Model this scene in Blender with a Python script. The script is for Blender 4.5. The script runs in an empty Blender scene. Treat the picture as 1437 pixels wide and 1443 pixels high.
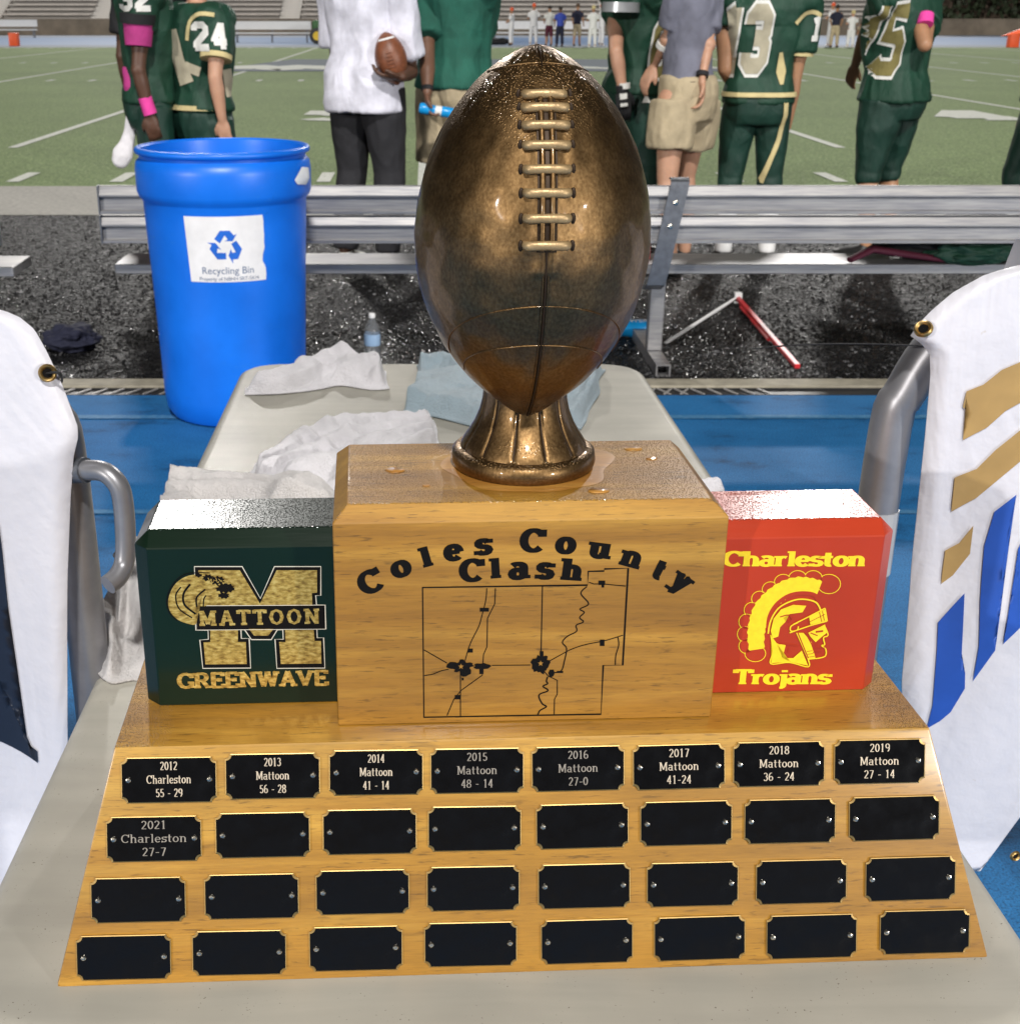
import bpy, bmesh, math, random
from mathutils import Vector, Matrix, Euler, noise
from mathutils.bvhtree import BVHTree
R = math.radians
random.seed(11)
scene = bpy.context.scene
COL = scene.collection

BACK, FRONT = 0.66, 0.9
# ------------------------------------------------------------------ camera
PW, PH = 1437.0, 1443.0
F, CX, CY, PITCH, CAMH = 1800.0, 600.0, 721.0, R(21.39), 1.40
cam_d = bpy.data.cameras.new('camera'); cam = bpy.data.objects.new('camera', cam_d); COL.objects.link(cam)
cam.location = (0, 0, CAMH); cam.rotation_euler = (R(90) - PITCH, 0, 0)
cam_d.sensor_fit = 'HORIZONTAL'; cam_d.sensor_width = 36; cam_d.lens = 36 * F / PW
cam_d.shift_x = (PW / 2 - CX) / PW; cam_d.shift_y = 0
cam_d.clip_start = 0.05; cam_d.clip_end = 600
cam_d.dof.use_dof = True; cam_d.dof.focus_distance = 0.93; cam_d.dof.aperture_fstop = 26
scene.camera = cam

# ------------------------------------------------------------------ light
SUN_AZ, SUN_EL = -38.0, 13.0           # stadium light behind the camera to the left
w = bpy.data.worlds.new('World'); scene.world = w; w.use_nodes = True
wn = w.node_tree.nodes; wl = w.node_tree.links
bg = wn['Background']; sky = wn.new('ShaderNodeTexSky'); sky.sky_type = 'NISHITA'; sky.sun_disc = False
sky.sun_elevation = R(SUN_EL); sky.sun_rotation = R(180 + 40)
hs = wn.new('ShaderNodeHueSaturation'); hs.inputs['Saturation'].default_value = .12; wl.new(sky.outputs[0], hs.inputs['Color']); wl.new(hs.outputs[0], bg.inputs[0]); bg.inputs[1].default_value = 0.011
def aim(o, d): o.rotation_euler = Vector(d).to_track_quat('-Z', 'Y').to_euler()
def dirvec(az, el, back):
    # direction from the scene to a light; az to the right of the view axis, back=True beyond the field
    c = math.cos(R(el)); s = 1 if back else -1
    return Vector((math.sin(R(az)) * c, s * math.cos(R(az)) * c, math.sin(R(el))))
sd = bpy.data.lights.new('sun', 'SUN'); sd.energy = 1.6; sd.angle = R(1.0); sd.color = (1.0, 0.955, 0.90)
so = bpy.data.objects.new('sun', sd); COL.objects.link(so); aim(so, -dirvec(SUN_AZ, SUN_EL, False)); so.location = dirvec(SUN_AZ, SUN_EL, False) * 40
vs = scene.view_settings; scene.display_settings.display_device = 'sRGB'
vs.view_transform = 'Standard'; vs.look = 'None'; vs.exposure = -0.50; vs.gamma = 1; vs.use_curve_mapping = False
scene.cycles.max_bounces = 6; scene.cycles.sample_clamp_indirect = 4

# ------------------------------------------------------------------ pixel -> place
CS, SN = math.cos(PITCH), math.sin(PITCH)
def ray(u, v):
    a = (u - CX) / F; b = (v - CY) / F
    return Vector((a, CS - b * SN, -SN - b * CS))
CAM = Vector((0, 0, CAMH))
def onz(u, v, z=0.0):
    d = ray(u, v); return CAM + d * ((z - CAMH) / d.z)
def ony(u, v, Y):
    d = ray(u, v); return CAM + d * (Y / d.y)
def onpl(u, v, p, n):
    d = ray(u, v); return CAM + d * ((p - CAM).dot(n) / d.dot(n))

# ------------------------------------------------------------------ objects
def tag(o, label=None, cat=None, group=None, kind=None):
    if label: o['label'] = label
    if cat: o['category'] = cat
    if group: o['group'] = group
    if kind: o['kind'] = kind
    return o
WM = {}
def wm(o): return WM.get(o.name, Matrix.Identity(4)) if o else Matrix.Identity(4)
def empty(name, loc=(0, 0, 0), rz=0, **k):
    o = bpy.data.objects.new(name, None); COL.objects.link(o); o.empty_display_size = .1
    o.location = loc; o.rotation_euler = (0, 0, rz)
    WM[o.name] = Matrix.Translation(Vector(loc)) @ Matrix.Rotation(rz, 4, 'Z')
    return tag(o, **k)
def link(name, me, mat=None, parent=None, smooth=None, **k):
    if mat:
        me.materials.clear(); me.materials.append(mat)
    if smooth is not None:
        me.polygons.foreach_set('use_smooth', [True] * len(me.polygons))
        if smooth < 179: me.set_sharp_from_angle(angle=R(smooth))
    o = bpy.data.objects.new(name, me); COL.objects.link(o)
    if parent:
        o.parent = parent; WM[o.name] = wm(parent)
    return tag(o, **k)
def finish(name, bm, mat=None, parent=None, smooth=None, local=False, recalc=True, **k):
    if recalc: bmesh.ops.recalc_face_normals(bm, faces=bm.faces[:])
    me = bpy.data.meshes.new(name); bm.to_mesh(me); bm.free()
    if parent and not local: me.transform(wm(parent).inverted())
    return link(name, me, mat, parent, smooth, **k)
def inst(name, me, loc, rot, parent, **k):
    o = bpy.data.objects.new(name, me); COL.objects.link(o); o.parent = parent
    o.location = loc; o.rotation_euler = rot; WM[o.name] = wm(parent) @ (Matrix.Translation(Vector(loc)) @ Euler(rot).to_matrix().to_4x4())
    return tag(o, **k)

def box(bm, lo, hi, bev=0, seg=1, M=None):
    c = [(a + b) / 2 for a, b in zip(lo, hi)]; s = [abs(b - a) for a, b in zip(lo, hi)]
    g = bmesh.ops.create_cube(bm, size=1, matrix=Matrix.Translation(c) @ Matrix.Diagonal((*s, 1)))
    vv = g['verts']
    if bev:
        es = list({e for v in vv for e in v.link_edges})
        r = bmesh.ops.bevel(bm, geom=es, offset=bev, segments=seg, affect='EDGES', profile=.5)
        vv = list({v for f in r['faces'] for v in f.verts} | {v for v in vv if v.is_valid})
        # gather the whole island
        seen = set(vv); st = list(vv)
        while st:
            v = st.pop()
            for e in v.link_edges:
                o = e.other_vert(v)
                if o not in seen: seen.add(o); st.append(o)
        vv = list(seen)
    if M: bmesh.ops.transform(bm, matrix=M, verts=vv)
    return vv
def frame(t):
    t = t.normalized(); up = Vector((0, 0, 1)) if abs(t.z) < .95 else Vector((0, 1, 0))
    a = t.cross(up).normalized(); return a, t.cross(a).normalized()
def tube(bm, pts, rad, n=12, cap='flat', sq=1.0):
    pts = [Vector(p) for p in pts]
    if not hasattr(rad, '__len__'): rad = [rad] * len(pts)
    rings = []; a0 = None
    P = []; Rr = []
    if cap == 'round':
        t = (pts[0] - pts[1]).normalized()
        for k in (1.0, .75, .4): P.append(pts[0] + t * rad[0] * k * .95); Rr.append(rad[0] * math.sqrt(max(0.02, 1 - (k * .98) ** 2)))
    P += pts; Rr += list(rad)
    if cap == 'round':
        t = (pts[-1] - pts[-2]).normalized()
        for k in (.4, .75, 1.0): P.append(pts[-1] + t * rad[-1] * k * .95); Rr.append(rad[-1] * math.sqrt(max(0.02, 1 - (k * .98) ** 2)))
    for i, p in enumerate(P):
        t = (P[min(i + 1, len(P) - 1)] - P[max(i - 1, 0)]).normalized()
        if a0 is None: a, b = frame(t)
        else:
            a = (a0 - t * a0.dot(t)).normalized(); b = t.cross(a).normalized()
        a0 = a
        rings.append([bm.verts.new(p + (a * math.cos(2 * math.pi * k / n) + b * sq * math.sin(2 * math.pi * k / n)) * Rr[i]) for k in range(n)])
    for r0, r1 in zip(rings, rings[1:]):
        for k in range(n): bm.faces.new((r0[k], r0[(k + 1) % n], r1[(k + 1) % n], r1[k]))
    bm.faces.new(rings[0][::-1]); bm.faces.new(rings[-1])
    return rings
def ell(bm, c, r, rot=None, u=16, v=10):
    M = Matrix.Translation(Vector(c)) @ (rot.to_4x4() if rot else Matrix.Identity(4)) @ Matrix.Diagonal((*r, 1))
    bmesh.ops.create_uvsphere(bm, u_segments=u, v_segments=v, radius=1, matrix=M)
def loft(bm, rings, n=24, pw=2.0):
    # rings: (centre, rightvec*rx, fwdvec*ry)
    R_ = []
    for c, a, b in rings:
        L = []
        for k in range(n):
            th = 2 * math.pi * k / n; cc, ss = math.cos(th), math.sin(th)
            q = 2 / pw
            L.append(bm.verts.new(Vector(c) + a * math.copysign(abs(cc) ** q, cc) + b * math.copysign(abs(ss) ** q, ss)))
        R_.append(L)
    for r0, r1 in zip(R_, R_[1:]):
        for k in range(n): bm.faces.new((r0[k], r0[(k + 1) % n], r1[(k + 1) % n], r1[k]))
    bm.faces.new(R_[0][::-1]); bm.faces.new(R_[-1])
def lathe(bm, prof, n=48, M=None, caps=True):
    rings = []
    for r, z in prof:
        rings.append([bm.verts.new((r * math.cos(2 * math.pi * k / n), r * math.sin(2 * math.pi * k / n), z)) for k in range(n)])
    for r0, r1 in zip(rings, rings[1:]):
        for k in range(n): bm.faces.new((r0[k], r0[(k + 1) % n], r1[(k + 1) % n], r1[k]))
    if caps:
        bm.faces.new(rings[0][::-1]); bm.faces.new(rings[-1])
    vv = [v for r in rings for v in r]
    if M: bmesh.ops.transform(bm, matrix=M, verts=vv)
    return rings
def prism(bm, poly, lift=0.0, depth=.001, put=None):
    """poly: 2D points; put(x,y,z)->Vector"""
    top = [bm.verts.new(put(x, y, lift + depth)) for x, y in poly]
    bot = [bm.verts.new(put(x, y, lift)) for x, y in poly]
    n = len(poly)
    f = bm.faces.new(top)
    for i in range(n): bm.faces.new((bot[i], bot[(i + 1) % n], top[(i + 1) % n], top[i]))
    bm.faces.new(bot[::-1])
    bmesh.ops.triangulate(bm, faces=[f for f in bm.faces if len(f.verts) > 4])
def voxel(bm, size, smooth_it=3, wr=None):
    me = bpy.data.meshes.new('tmp'); bmesh.ops.recalc_face_normals(bm, faces=bm.faces[:]); bm.to_mesh(me); bm.free()
    o = bpy.data.objects.new('tmp', me); COL.objects.link(o)
    m = o.modifiers.new('r', 'REMESH'); m.mode = 'VOXEL'; m.voxel_size = size; m.use_smooth_shade = True
    if smooth_it:
        s = o.modifiers.new('s', 'SMOOTH'); s.iterations = smooth_it; s.factor = .5
    dg = bpy.context.evaluated_depsgraph_get(); dg.update()
    out = bpy.data.meshes.new_from_object(o.evaluated_get(dg))
    bpy.data.objects.remove(o); bpy.data.meshes.remove(me)
    if wr:
        nn = [0.0] * (len(out.vertices) * 3); out.vertices.foreach_get('normal', nn)
        for i, v in enumerate(out.vertices):
            v.co += Vector(nn[3 * i:3 * i + 3]) * wr(v.co)
    return out

# ------------------------------------------------------------------ materials
def srgb(r, g, b):
    f = lambda c: (c / 255 / 12.92) if c / 255 <= .04045 else ((c / 255 + .055) / 1.055) ** 2.4
    return (f(r), f(g), f(b))
class Mt:
    def __init__(s, name, col=(.5, .5, .5), rough=.5, metal=0, **kw):
        m = bpy.data.materials.new(name); m.use_nodes = True; s.m = m; s.n = m.node_tree.nodes; s.l = m.node_tree.links
        s.b = s.n['Principled BSDF']; s.tc = None
        s.set('Base Color', (*col, 1)); s.set('Roughness', rough); s.set('Metallic', metal)
        for k, v in kw.items(): s.set(k.replace('_', ' '), v)
    def set(s, k, v): s.b.inputs[k].default_value = v
    def co(s, sc=(1, 1, 1), rot=(0, 0, 0)):
        if not s.tc: s.tc = s.n.new('ShaderNodeTexCoord')
        mp = s.n.new('ShaderNodeMapping'); mp.inputs['Scale'].default_value = sc; mp.inputs['Rotation'].default_value = rot
        s.l.new(s.tc.outputs['Object'], mp.inputs[0]); return mp.outputs[0]
    def noise(s, scale, detail=3, sc=(1, 1, 1), rough=.55, dist=0, rot=(0, 0, 0)):
        t = s.n.new('ShaderNodeTexNoise'); t.inputs['Scale'].default_value = scale; t.inputs['Detail'].default_value = detail
        t.inputs['Roughness'].default_value = rough; t.inputs['Distortion'].default_value = dist
        s.l.new(s.co(sc, rot), t.inputs['Vector']); return t.outputs['Fac']
    def vor(s, scale, feat='F1', out='Distance', sc=(1, 1, 1), rnd=1):
        t = s.n.new('ShaderNodeTexVoronoi'); t.feature = feat; t.inputs['Scale'].default_value = scale; t.inputs['Randomness'].default_value = rnd
        s.l.new(s.co(sc), t.inputs['Vector']); return t.outputs[out]
    def ramp(s, fac, stops, interp='LINEAR'):
        r = s.n.new('ShaderNodeValToRGB'); r.color_ramp.interpolation = interp; e = r.color_ramp.elements
        while len(e) < len(stops): e.new(.5)
        for el, (p, c) in zip(e, stops):
            el.position = p; el.color = (*c, 1) if hasattr(c, '__len__') else (c, c, c, 1)
        s.l.new(fac, r.inputs[0]); return r.outputs[0]
    def mix(s, a, b, fac, mode='MIX'):
        m = s.n.new('ShaderNodeMix'); m.data_type = 'RGBA'; m.blend_type = mode
        for i, v in ((0, fac), (6, a), (7, b)):
            if hasattr(v, 'is_linked') or hasattr(v, 'links'): s.l.new(v, m.inputs[i])
            elif i == 0: m.inputs[0].default_value = v
            else: m.inputs[i].default_value = (*v, 1) if hasattr(v, '__len__') else (v, v, v, 1)
        return m.outputs[2]
    def math(s, op, a, b=None):
        m = s.n.new('ShaderNodeMath'); m.operation = op
        for i, v in enumerate((a, b)):
            if v is None: continue
            if hasattr(v, 'links'): s.l.new(v, m.inputs[i])
            else: m.inputs[i].default_value = v
        return m.outputs[0]
    def col(s, o): s.l.new(o, s.b.inputs['Base Color']); return s
    def to(s, k, o): s.l.new(o, s.b.inputs[k]); return s
    def bump(s, h, st=.3, d=.001, coat=False, both=False):
        b = s.n.new('ShaderNodeBump'); b.inputs['Strength'].default_value = st; b.inputs['Distance'].default_value = d
        s.l.new(h, b.inputs['Height'])
        s.l.new(b.outputs[0], s.b.inputs['Coat Normal' if coat else 'Normal'])
        if both: s.l.new(b.outputs[0], s.b.inputs['Normal'])
        s.bo = b; return s
    def up(s, lo=.5, hi=.9):
        g = s.n.new('ShaderNodeNewGeometry'); x = s.n.new('ShaderNodeSeparateXYZ'); s.l.new(g.outputs['Normal'], x.inputs[0])
        r = s.n.new('ShaderNodeMapRange'); r.inputs['From Min'].default_value = lo; r.inputs['From Max'].default_value = hi
        s.l.new(x.outputs[2], r.inputs[0]); return r.outputs[0]
def simple(name, col, rough=.6, metal=0, var=.12, nscale=20, bump=0, bscale=200, **kw):
    t = Mt(name, col, rough, metal, **kw)
    f = t.noise(nscale, 4)
    t.col(t.ramp(f, [(.3, tuple(c * (1 - var) for c in col)), (.7, tuple(min(1, c * (1 + var)) for c in col))]))
    if bump: t.bump(t.noise(bscale, 3), bump, .002)
    return t.m
def dew(t, amount=1.0, scale=900, base_rough=.3, lo=.55, hi=.9, cover=.0):
    """fine water droplets on up-facing surfaces: relief only"""
    d = t.vor(scale); h = t.ramp(d, [(.0, 1.0), (.45, .0)])
    n = t.noise(14, 2); msk = t.ramp(n, [(.40 - cover, 0.0), (.55 - cover, 1.0)])
    k = t.math('MULTIPLY', t.up(lo, hi), msk)
    return t.math('MULTIPLY', h, t.math('MULTIPLY', k, amount)), k

def M_wood(name, light, mid, dark, axis=0, wet=True):
    t = Mt(name, mid, .32)
    def ax(a, b): v = [a, a, a]; v[axis] = b; return tuple(v)
    lay = t.noise(1.0, 5, ax(30, 1.6), .6, .5); tone = t.noise(1.0, 4, ax(9, 3), .6, 1.0)
    c = t.ramp(lay, [(.30, tuple(a * .55 + b * .45 for a, b in zip(mid, dark))), (.50, mid), (.68, light)])
    c = t.mix(c, t.ramp(tone, [(.32, .78), (.60, 1.06)]), .8, 'MULTIPLY')
    dash = t.ramp(t.noise(1.0, 3, ax(480, 55), .6, .2), [(.33, .38), (.43, 1.0)])
    dmask = t.ramp(t.noise(1.0, 3, ax(60, 14)), [(.36, 0.0), (.54, 1.0)])
    c = t.mix(c, t.mix(1.0, dash, dmask), .75, 'MULTIPLY')
    fine = t.ramp(t.noise(1.0, 2, ax(900, 60)), [(.3, .84), (.6, 1.05)]); c = t.mix(c, fine, .8, 'MULTIPLY')
    knots = t.ramp(t.noise(1.0, 2, ax(22, 8), .5, 2.0), [(.22, .55), (.30, 1.0)]); c = t.mix(c, knots, .8, 'MULTIPLY')
    t.col(c)
    t.set('Coat Weight', .7); t.set('Coat Roughness', .2); t.set('Roughness', .5)
    if wet:
        h, k = dew(t, 1.0, 760, lo=.8, hi=.95, cover=.30)
        sx = t.n.new('ShaderNodeSeparateXYZ'); t.l.new(t.co(), sx.inputs[0])
        if wet == 'sides': q = t.math('ABSOLUTE', t.math('SUBTRACT', sx.outputs[0], -.002)); lo_, hi_ = .255, .290
        else: q = t.math('POWER', t.math('ADD', t.math('POWER', t.math('ABSOLUTE', sx.outputs[0]), 2.0), t.math('POWER', t.math('ABSOLUTE', t.math('SUBTRACT', sx.outputs[1], .158)), 2.0)), .5); lo_, hi_ = .060, .088
        q = t.math('ADD', q, t.math('MULTIPLY', t.math('SUBTRACT', t.noise(30, 3), .5), .03))
        mr = t.n.new('ShaderNodeMapRange'); mr.inputs['From Min'].default_value = lo_; mr.inputs['From Max'].default_value = hi_; t.l.new(q, mr.inputs[0])
        t.bump(t.math('MULTIPLY', h, mr.outputs[0]), 1, .0024, coat=True, both=True)
    else:
        t.bump(lay, .06, .0005, coat=True)
    return t.m

def M_paint_dew(name, col, rough=.35):
    t = Mt(name, col, rough); f = t.noise(6, 4, (1, 1, 1))
    t.col(t.ramp(f, [(.3, tuple(c * .85 for c in col)), (.7, tuple(min(1, c * 1.12) for c in col))]))
    h, k = dew(t, 1.0, 760, lo=.8, hi=.95, cover=.30)
    sc = t.noise(3, 3, (4, 60, 60)); h2 = t.math('ADD', h, t.math('MULTIPLY', sc, .05))
    t.bump(h2, 1, .0026, coat=True, both=True); t.set('Coat Weight', .4); t.set('Coat Roughness', .18); t.set('Specular IOR Level', .2)
    return t.m
M = {}
M['wood'] = M_wood('honey_oak', (.55, .305, .044), (.40, .195, .020), (.15, .062, .007), wet='sides')
M['wood_top'] = M_wood('honey_oak_top', (.50, .265, .036), (.35, .165, .017), (.13, .050, .006), wet='ring')
M['green_block'] = M_paint_dew('dark_green_paint', (.004, .014, .007))
M['orange_block'] = M_paint_dew('orange_red_paint', (.44, .043, .015))
M['black_ink'] = simple('black_engraving', (.005, .0045, .0045), .8, bump=.15, bscale=900); M['black_ink'].node_tree.nodes['Principled BSDF'].inputs['Specular IOR Level'].default_value = .12
t = Mt('black_plate', (.004, .004, .0045), .16, 0); t.set('Specular IOR Level', .22); t.bump(t.noise(38, 2), .07, .002)
t.to('Roughness', t.ramp(t.noise(60, 4), [(.3, .10), (.8, .32)])); M['plate'] = t.m
M['brass'] = simple('brass', (.46, .31, .12), .42, 1, .15, 60)
M['screw'] = simple('nickel_screw', (.78, .72, .6), .22, 1, .1, 60)
M['plate_text_dim'] = simple('dull_engraved_text', (.34, .30, .25), .45, .35, .2, 150)
M['plate_text'] = simple('engraved_brass_text', (.72, .60, .45), .38, .35, .18, 150)
M['gold_leaf'] = Mt('gold_foil', (.66, .44, .10), .34, .55)
t = M['gold_leaf']; f = t.noise(420, 3, (.45, 1, 1)); t.col(t.ramp(f, [(.32, (.28, .16, .035)), (.5, (.62, .40, .09)), (.68, (.90, .66, .20))])); t.bump(f, .3, .0006); M['gold_leaf'] = t.m
M['white_line'] = simple('cream_line', (.62, .58, .48), .5)
M['yellow'] = simple('bright_yellow_paint', (.86, .62, .02), .4, var=.08, nscale=200)
def M_bronze():
    t = Mt('antique_bronze', (.3, .19, .08), .3, 1)
    a = t.noise(520, 4, (1, 1, .7)); b = t.noise(9, 3); c0 = t.noise(60, 3, (1, 1, .25))
    base = t.ramp(a, [(.30, (.125, .072, .030)), (.50, (.178, .106, .045)), (.70, (.240, .148, .065))])
    base = t.mix(base, t.ramp(b, [(.33, .84), (.62, 1.08)]), .8, 'MULTIPLY')
    base = t.mix(base, t.ramp(c0, [(.3, .90), (.6, 1.06)]), .8, 'MULTIPLY')
    t.col(base); t.set('Coat Weight', .3); t.set('Coat Roughness', .08)
    t.to('Roughness', t.ramp(t.noise(90, 3), [(.3, .40), (.7, .48)]))
    h, k = dew(t, 1.0, 620, lo=.46, hi=.72, cover=.45)
    t.bump(t.math('ADD', t.math('MULTIPLY', a, .10), t.math('MULTIPLY', h, .9)), .6, .0013)
    b2 = t.n.new('ShaderNodeBump'); b2.inputs['Strength'].default_value = .7; b2.inputs['Distance'].default_value = .0012
    t.l.new(h, b2.inputs['Height']); t.l.new(b2.outputs[0], t.b.inputs['Coat Normal'])
    return t.m
M['bronze'] = M_bronze()
M['bronze_lace'] = simple('polished_bronze_lace', (.40, .275, .135), .42, .45, .2, 120, .2, 300)
M['bronze_shade'] = simple('bronze_recess_shade', (.035, .02, .01), .5, .6)  # dark metal stands in for shade inside grooves and under laces
# tabletop plastic
t = Mt('blow_moulded_plastic', (.47, .46, .42), .5)
sp = t.ramp(t.noise(420, 3), [(.27, (.09, .07, .05)), (.33, (.46, .44, .38))]); sp2 = t.ramp(t.noise(5, 4), [(.3, .80), (.7, 1.06)])
st = t.ramp(t.noise(2.5, 4, (1, 9, 1), dist=.6), [(.35, .86), (.6, 1.0)])
dm = t.ramp(t.noise(40, 3), [(.46, 0.0), (.60, 1.0)])
c = t.mix((.46, .44, .38), sp, dm); c = t.mix(c, sp2, 1.0, 'MULTIPLY'); t.col(t.mix(c, st, .7, 'MULTIPLY'))
h, k = dew(t, 1.0, 480, lo=.7, hi=.95, cover=.3); t.bump(t.math('ADD', t.math('MULTIPLY', t.noise(900, 2), .2), h), .6, .0012, True)
t.set('Coat Weight', .10); t.set('Coat Roughness', .10); t.set('Specular IOR Level', .10)
M['table'] = t.m
M['steel'] = simple('grey_powder_steel', (.30, .30, .32), .38, .55, .1, 40)
def M_cloth(name, col, sc=700, var=.1):
    t = Mt(name, col, .9); t.set('Sheen Weight', .35)
    a = t.noise(22, 4); t.col(t.ramp(a, [(.3, tuple(c * (1 - var) for c in col)), (.7, tuple(min(1, c * (1 + var)) for c in col))]))
    t.bump(t.math('ADD', t.noise(sc * .4, 4, rough=.75), t.math('MULTIPLY', t.noise(45, 3), .8)), .9, .006); return t.m
M['towel_white'] = M_cloth('white_terry', (.88, .86, .90)); M['towel_blue'] = M_cloth('pale_blue_terry', (.36, .47, .54))
M['towel_grey'] = M_cloth('damp_white_terry', (.74, .71, .70))
def M_banner():
    t = Mt('white_vinyl_banner', (.72, .72, .77), .42)
    a = t.noise(3, 4, (3, 3, 1)); t.col(t.mix(t.ramp(a, [(.3, (.64, .64, .70)), (.7, (.71, .70, .75))]), (.42, .33, .20), t.ramp(t.noise(22, 4, rough=.7), [(.72, 0.0), (.78, .8)]))); t.bump(t.math('ADD', t.noise(7, 4, (1, 1, .35), .6, .8), t.math('MULTIPLY', t.noise(40, 3), .15)), .35, .03); return t.m
M['banner'] = M_banner()
M['banner_gold'] = simple('banner_gold_print', (.42, .27, .10), .45); M['banner_blue'] = simple('banner_blue_print', (.02, .085, .42), .45)
M['banner_navy'] = simple('banner_navy_print', (.012, .018, .035), .45)
t = Mt('blue_plastic_drum', (.004, .15, .74), .38); t.col(t.ramp(t.noise(5, 4), [(.3, (.003, .135, .66)), (.7, (.006, .175, .80))]))
sc_ = t.ramp(t.noise(26, 5, (1, 1, 4), .7, 1.5), [(.60, 0.0), (.66, 1.0)]); gm = t.ramp(t.noise(3, 3), [(.50, 0.0), (.62, .8)]); bc = t.b.inputs['Base Color'].links[0].from_socket; t.col(t.mix(t.mix(bc, (.06, .22, .62), t.math('MULTIPLY', sc_, gm)), (.004, .05, .26), t.ramp(t.noise(11, 5, (1, 1, .5), .75), [(.66, 0.0), (.76, .7)])))
t.bump(t.noise(60, 3, (1, 1, .3)), .08, .003); M['drum'] = t.m
M['white'] = simple('white_plastic', (.75, .75, .75), .5, var=.05); M['sticker'] = simple('white_sticker', (.76, .74, .73), .5, var=.06)
M['sticker_blue'] = simple('sticker_blue_print', (.01, .12, .55), .5); M['sticker_grey'] = simple('sticker_grey_print', (.12, .17, .27), .5)
t = Mt('brushed_aluminium', (.50, .50, .52), .50, .8); t.col(t.ramp(t.noise(6, 4, (1, 6, 25)), [(.3, (.24, .24, .26)), (.7, (.42, .41, .40))])); t.bump(t.noise(50, 2, (.4, 1, 10)), .12, .001); M['alu'] = t.m
M['alu_dark'] = simple('dull_bracket_steel', (.16, .17, .19), .45, .6, .2, 40)
# ground materials
t = Mt('crumb_rubber_glints', (.02, .02, .022), .3)
v = t.vor(44, out='Distance'); v2 = t.vor(120, out='Distance')
cc = t.ramp(t.vor(44, out='Color'), [(0, (.002, .002, .0025)), (.60, (.005, .005, .006)), (.78, (.007, .007, .008)), (.90, (.03, .03, .032)), (1, (.16, .16, .165))])  # pale cells: crumb colour variation plus painted wet glints
t.col(t.mix(cc, t.ramp(t.noise(1.1, 4, rough=.7), [(.35, .5), (.65, 1.7)]), 1, 'MULTIPLY')); t.bump(t.math('ADD', t.ramp(v, [(0, 1), (.75, 0)]), t.math('MULTIPLY', t.ramp(v2, [(0, 1), (.7, 0)]), .5)), 1, .03)
t.to('Roughness', t.ramp(t.vor(44, out='Color'), [(.4, .6), (.9, .14)])); t.set('Specular IOR Level', .3); M['rubber'] = t.m
t = Mt('rubber_granule_glints', (.012, .012, .013), .22); t.col(t.ramp(t.vor(30, out='Color'), [(.0, (.004, .004, .005)), (.70, (.020, .020, .021)), (.88, (.12, .12, .125)), (1, (.42, .42, .43))])); t.set('Specular IOR Level', .7); M['granule'] = t.m  # palest cells paint glints onto the wet grains
t = Mt('blue_running_track', (.02, .12, .32), .55); a = t.noise(220, 3); b = t.noise(2.6, 6, (1, 1.6, 1), .72)
c = t.ramp(b, [(.32, (.008, .065, .17)), (.45, (.016, .150, .38)), (.7, (.024, .190, .46))]); t.col(t.mix(c, t.ramp(a, [(.32, .45), (.5, 1.0), (.72, 1.25)]), 1, 'MULTIPLY'))
t.bump(a, .6, .004); t.set('Roughness', .72); t.set('Specular IOR Level', .3); M['track'] = t.m
t = Mt('worn_pale_lane_paint', (.1, .3, .5), .7); t.col(t.ramp(t.noise(30, 5, rough=.8), [(.42, (.028, .17, .36)), (.72, (.11, .27, .44))])); M['lane'] = t.m
t = Mt('far_blue_track', (.03, .12, .30), .6); t.col(t.ramp(t.noise(.4, 4, (1, 4, 1)), [(.3, (.03, .10, .24)), (.7, (.05, .16, .36))])); M['far_track'] = t.m
M['apron'] = simple('grey_blue_apron', (.17, .21, .28), .7, nscale=1)
M['concrete'] = simple('pale_concrete', (.36, .345, .31), .8, var=.22, nscale=25, bump=.3, bscale=160)
M['curb'] = simple('tan_curb', (.34, .31, .24), .75, var=.2, nscale=18, bump=.3, bscale=120)
M['grate_dark'] = simple('drain_black', (.02, .02, .022), .5); M['grate_bar'] = simple('drain_bar', (.38, .37, .36), .5, .3)
t = Mt('artificial_turf', (.12, .2, .05), .75); a = t.noise(9, 5, rough=.75); b = t.noise(.25, 3); s_ = t.noise(34, 4, rough=.8)
c = t.ramp(s_, [(.32, (.035, .070, .018)), (.46, (.185, .268, .098)), (.58, (.29, .375, .165)), (.68, (.70, .74, .54))])
c = t.mix(c, t.ramp(a, [(.3, .72), (.7, 1.22)]), 1, 'MULTIPLY'); t.col(t.mix(c, t.ramp(b, [(.3, .9), (.7, 1.1)]), 1, 'MULTIPLY')); t.bump(s_, .8, .03); t.set('Specular IOR Level', .15); M['turf'] = t.m
t = Mt('field_white_paint', (.62, .63, .58), .8); t.col(t.ramp(t.noise(24, 4, rough=.8), [(.30, (.24, .30, .17)), (.45, (.60, .62, .55)), (.7, (.74, .74, .70))])); M['line'] = t.m
M['logo_blue'] = simple('field_logo_paint', (.06, .09, .12), .8, var=.3, nscale=8)
M['brownwall'] = simple('stained_concrete_wall', (.20, .165, .125), .85, var=.25, nscale=1.2)
M['bleach'] = simple('grey_bleacher', (.62, .58, .54), .55, .2, var=.15, nscale=2); M['bleach_dark'] = simple('bleacher_riser', (.34, .32, .30), .8)
M['stair_white'] = simple('white_step_edge', (.70, .69, .66), .6)
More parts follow.
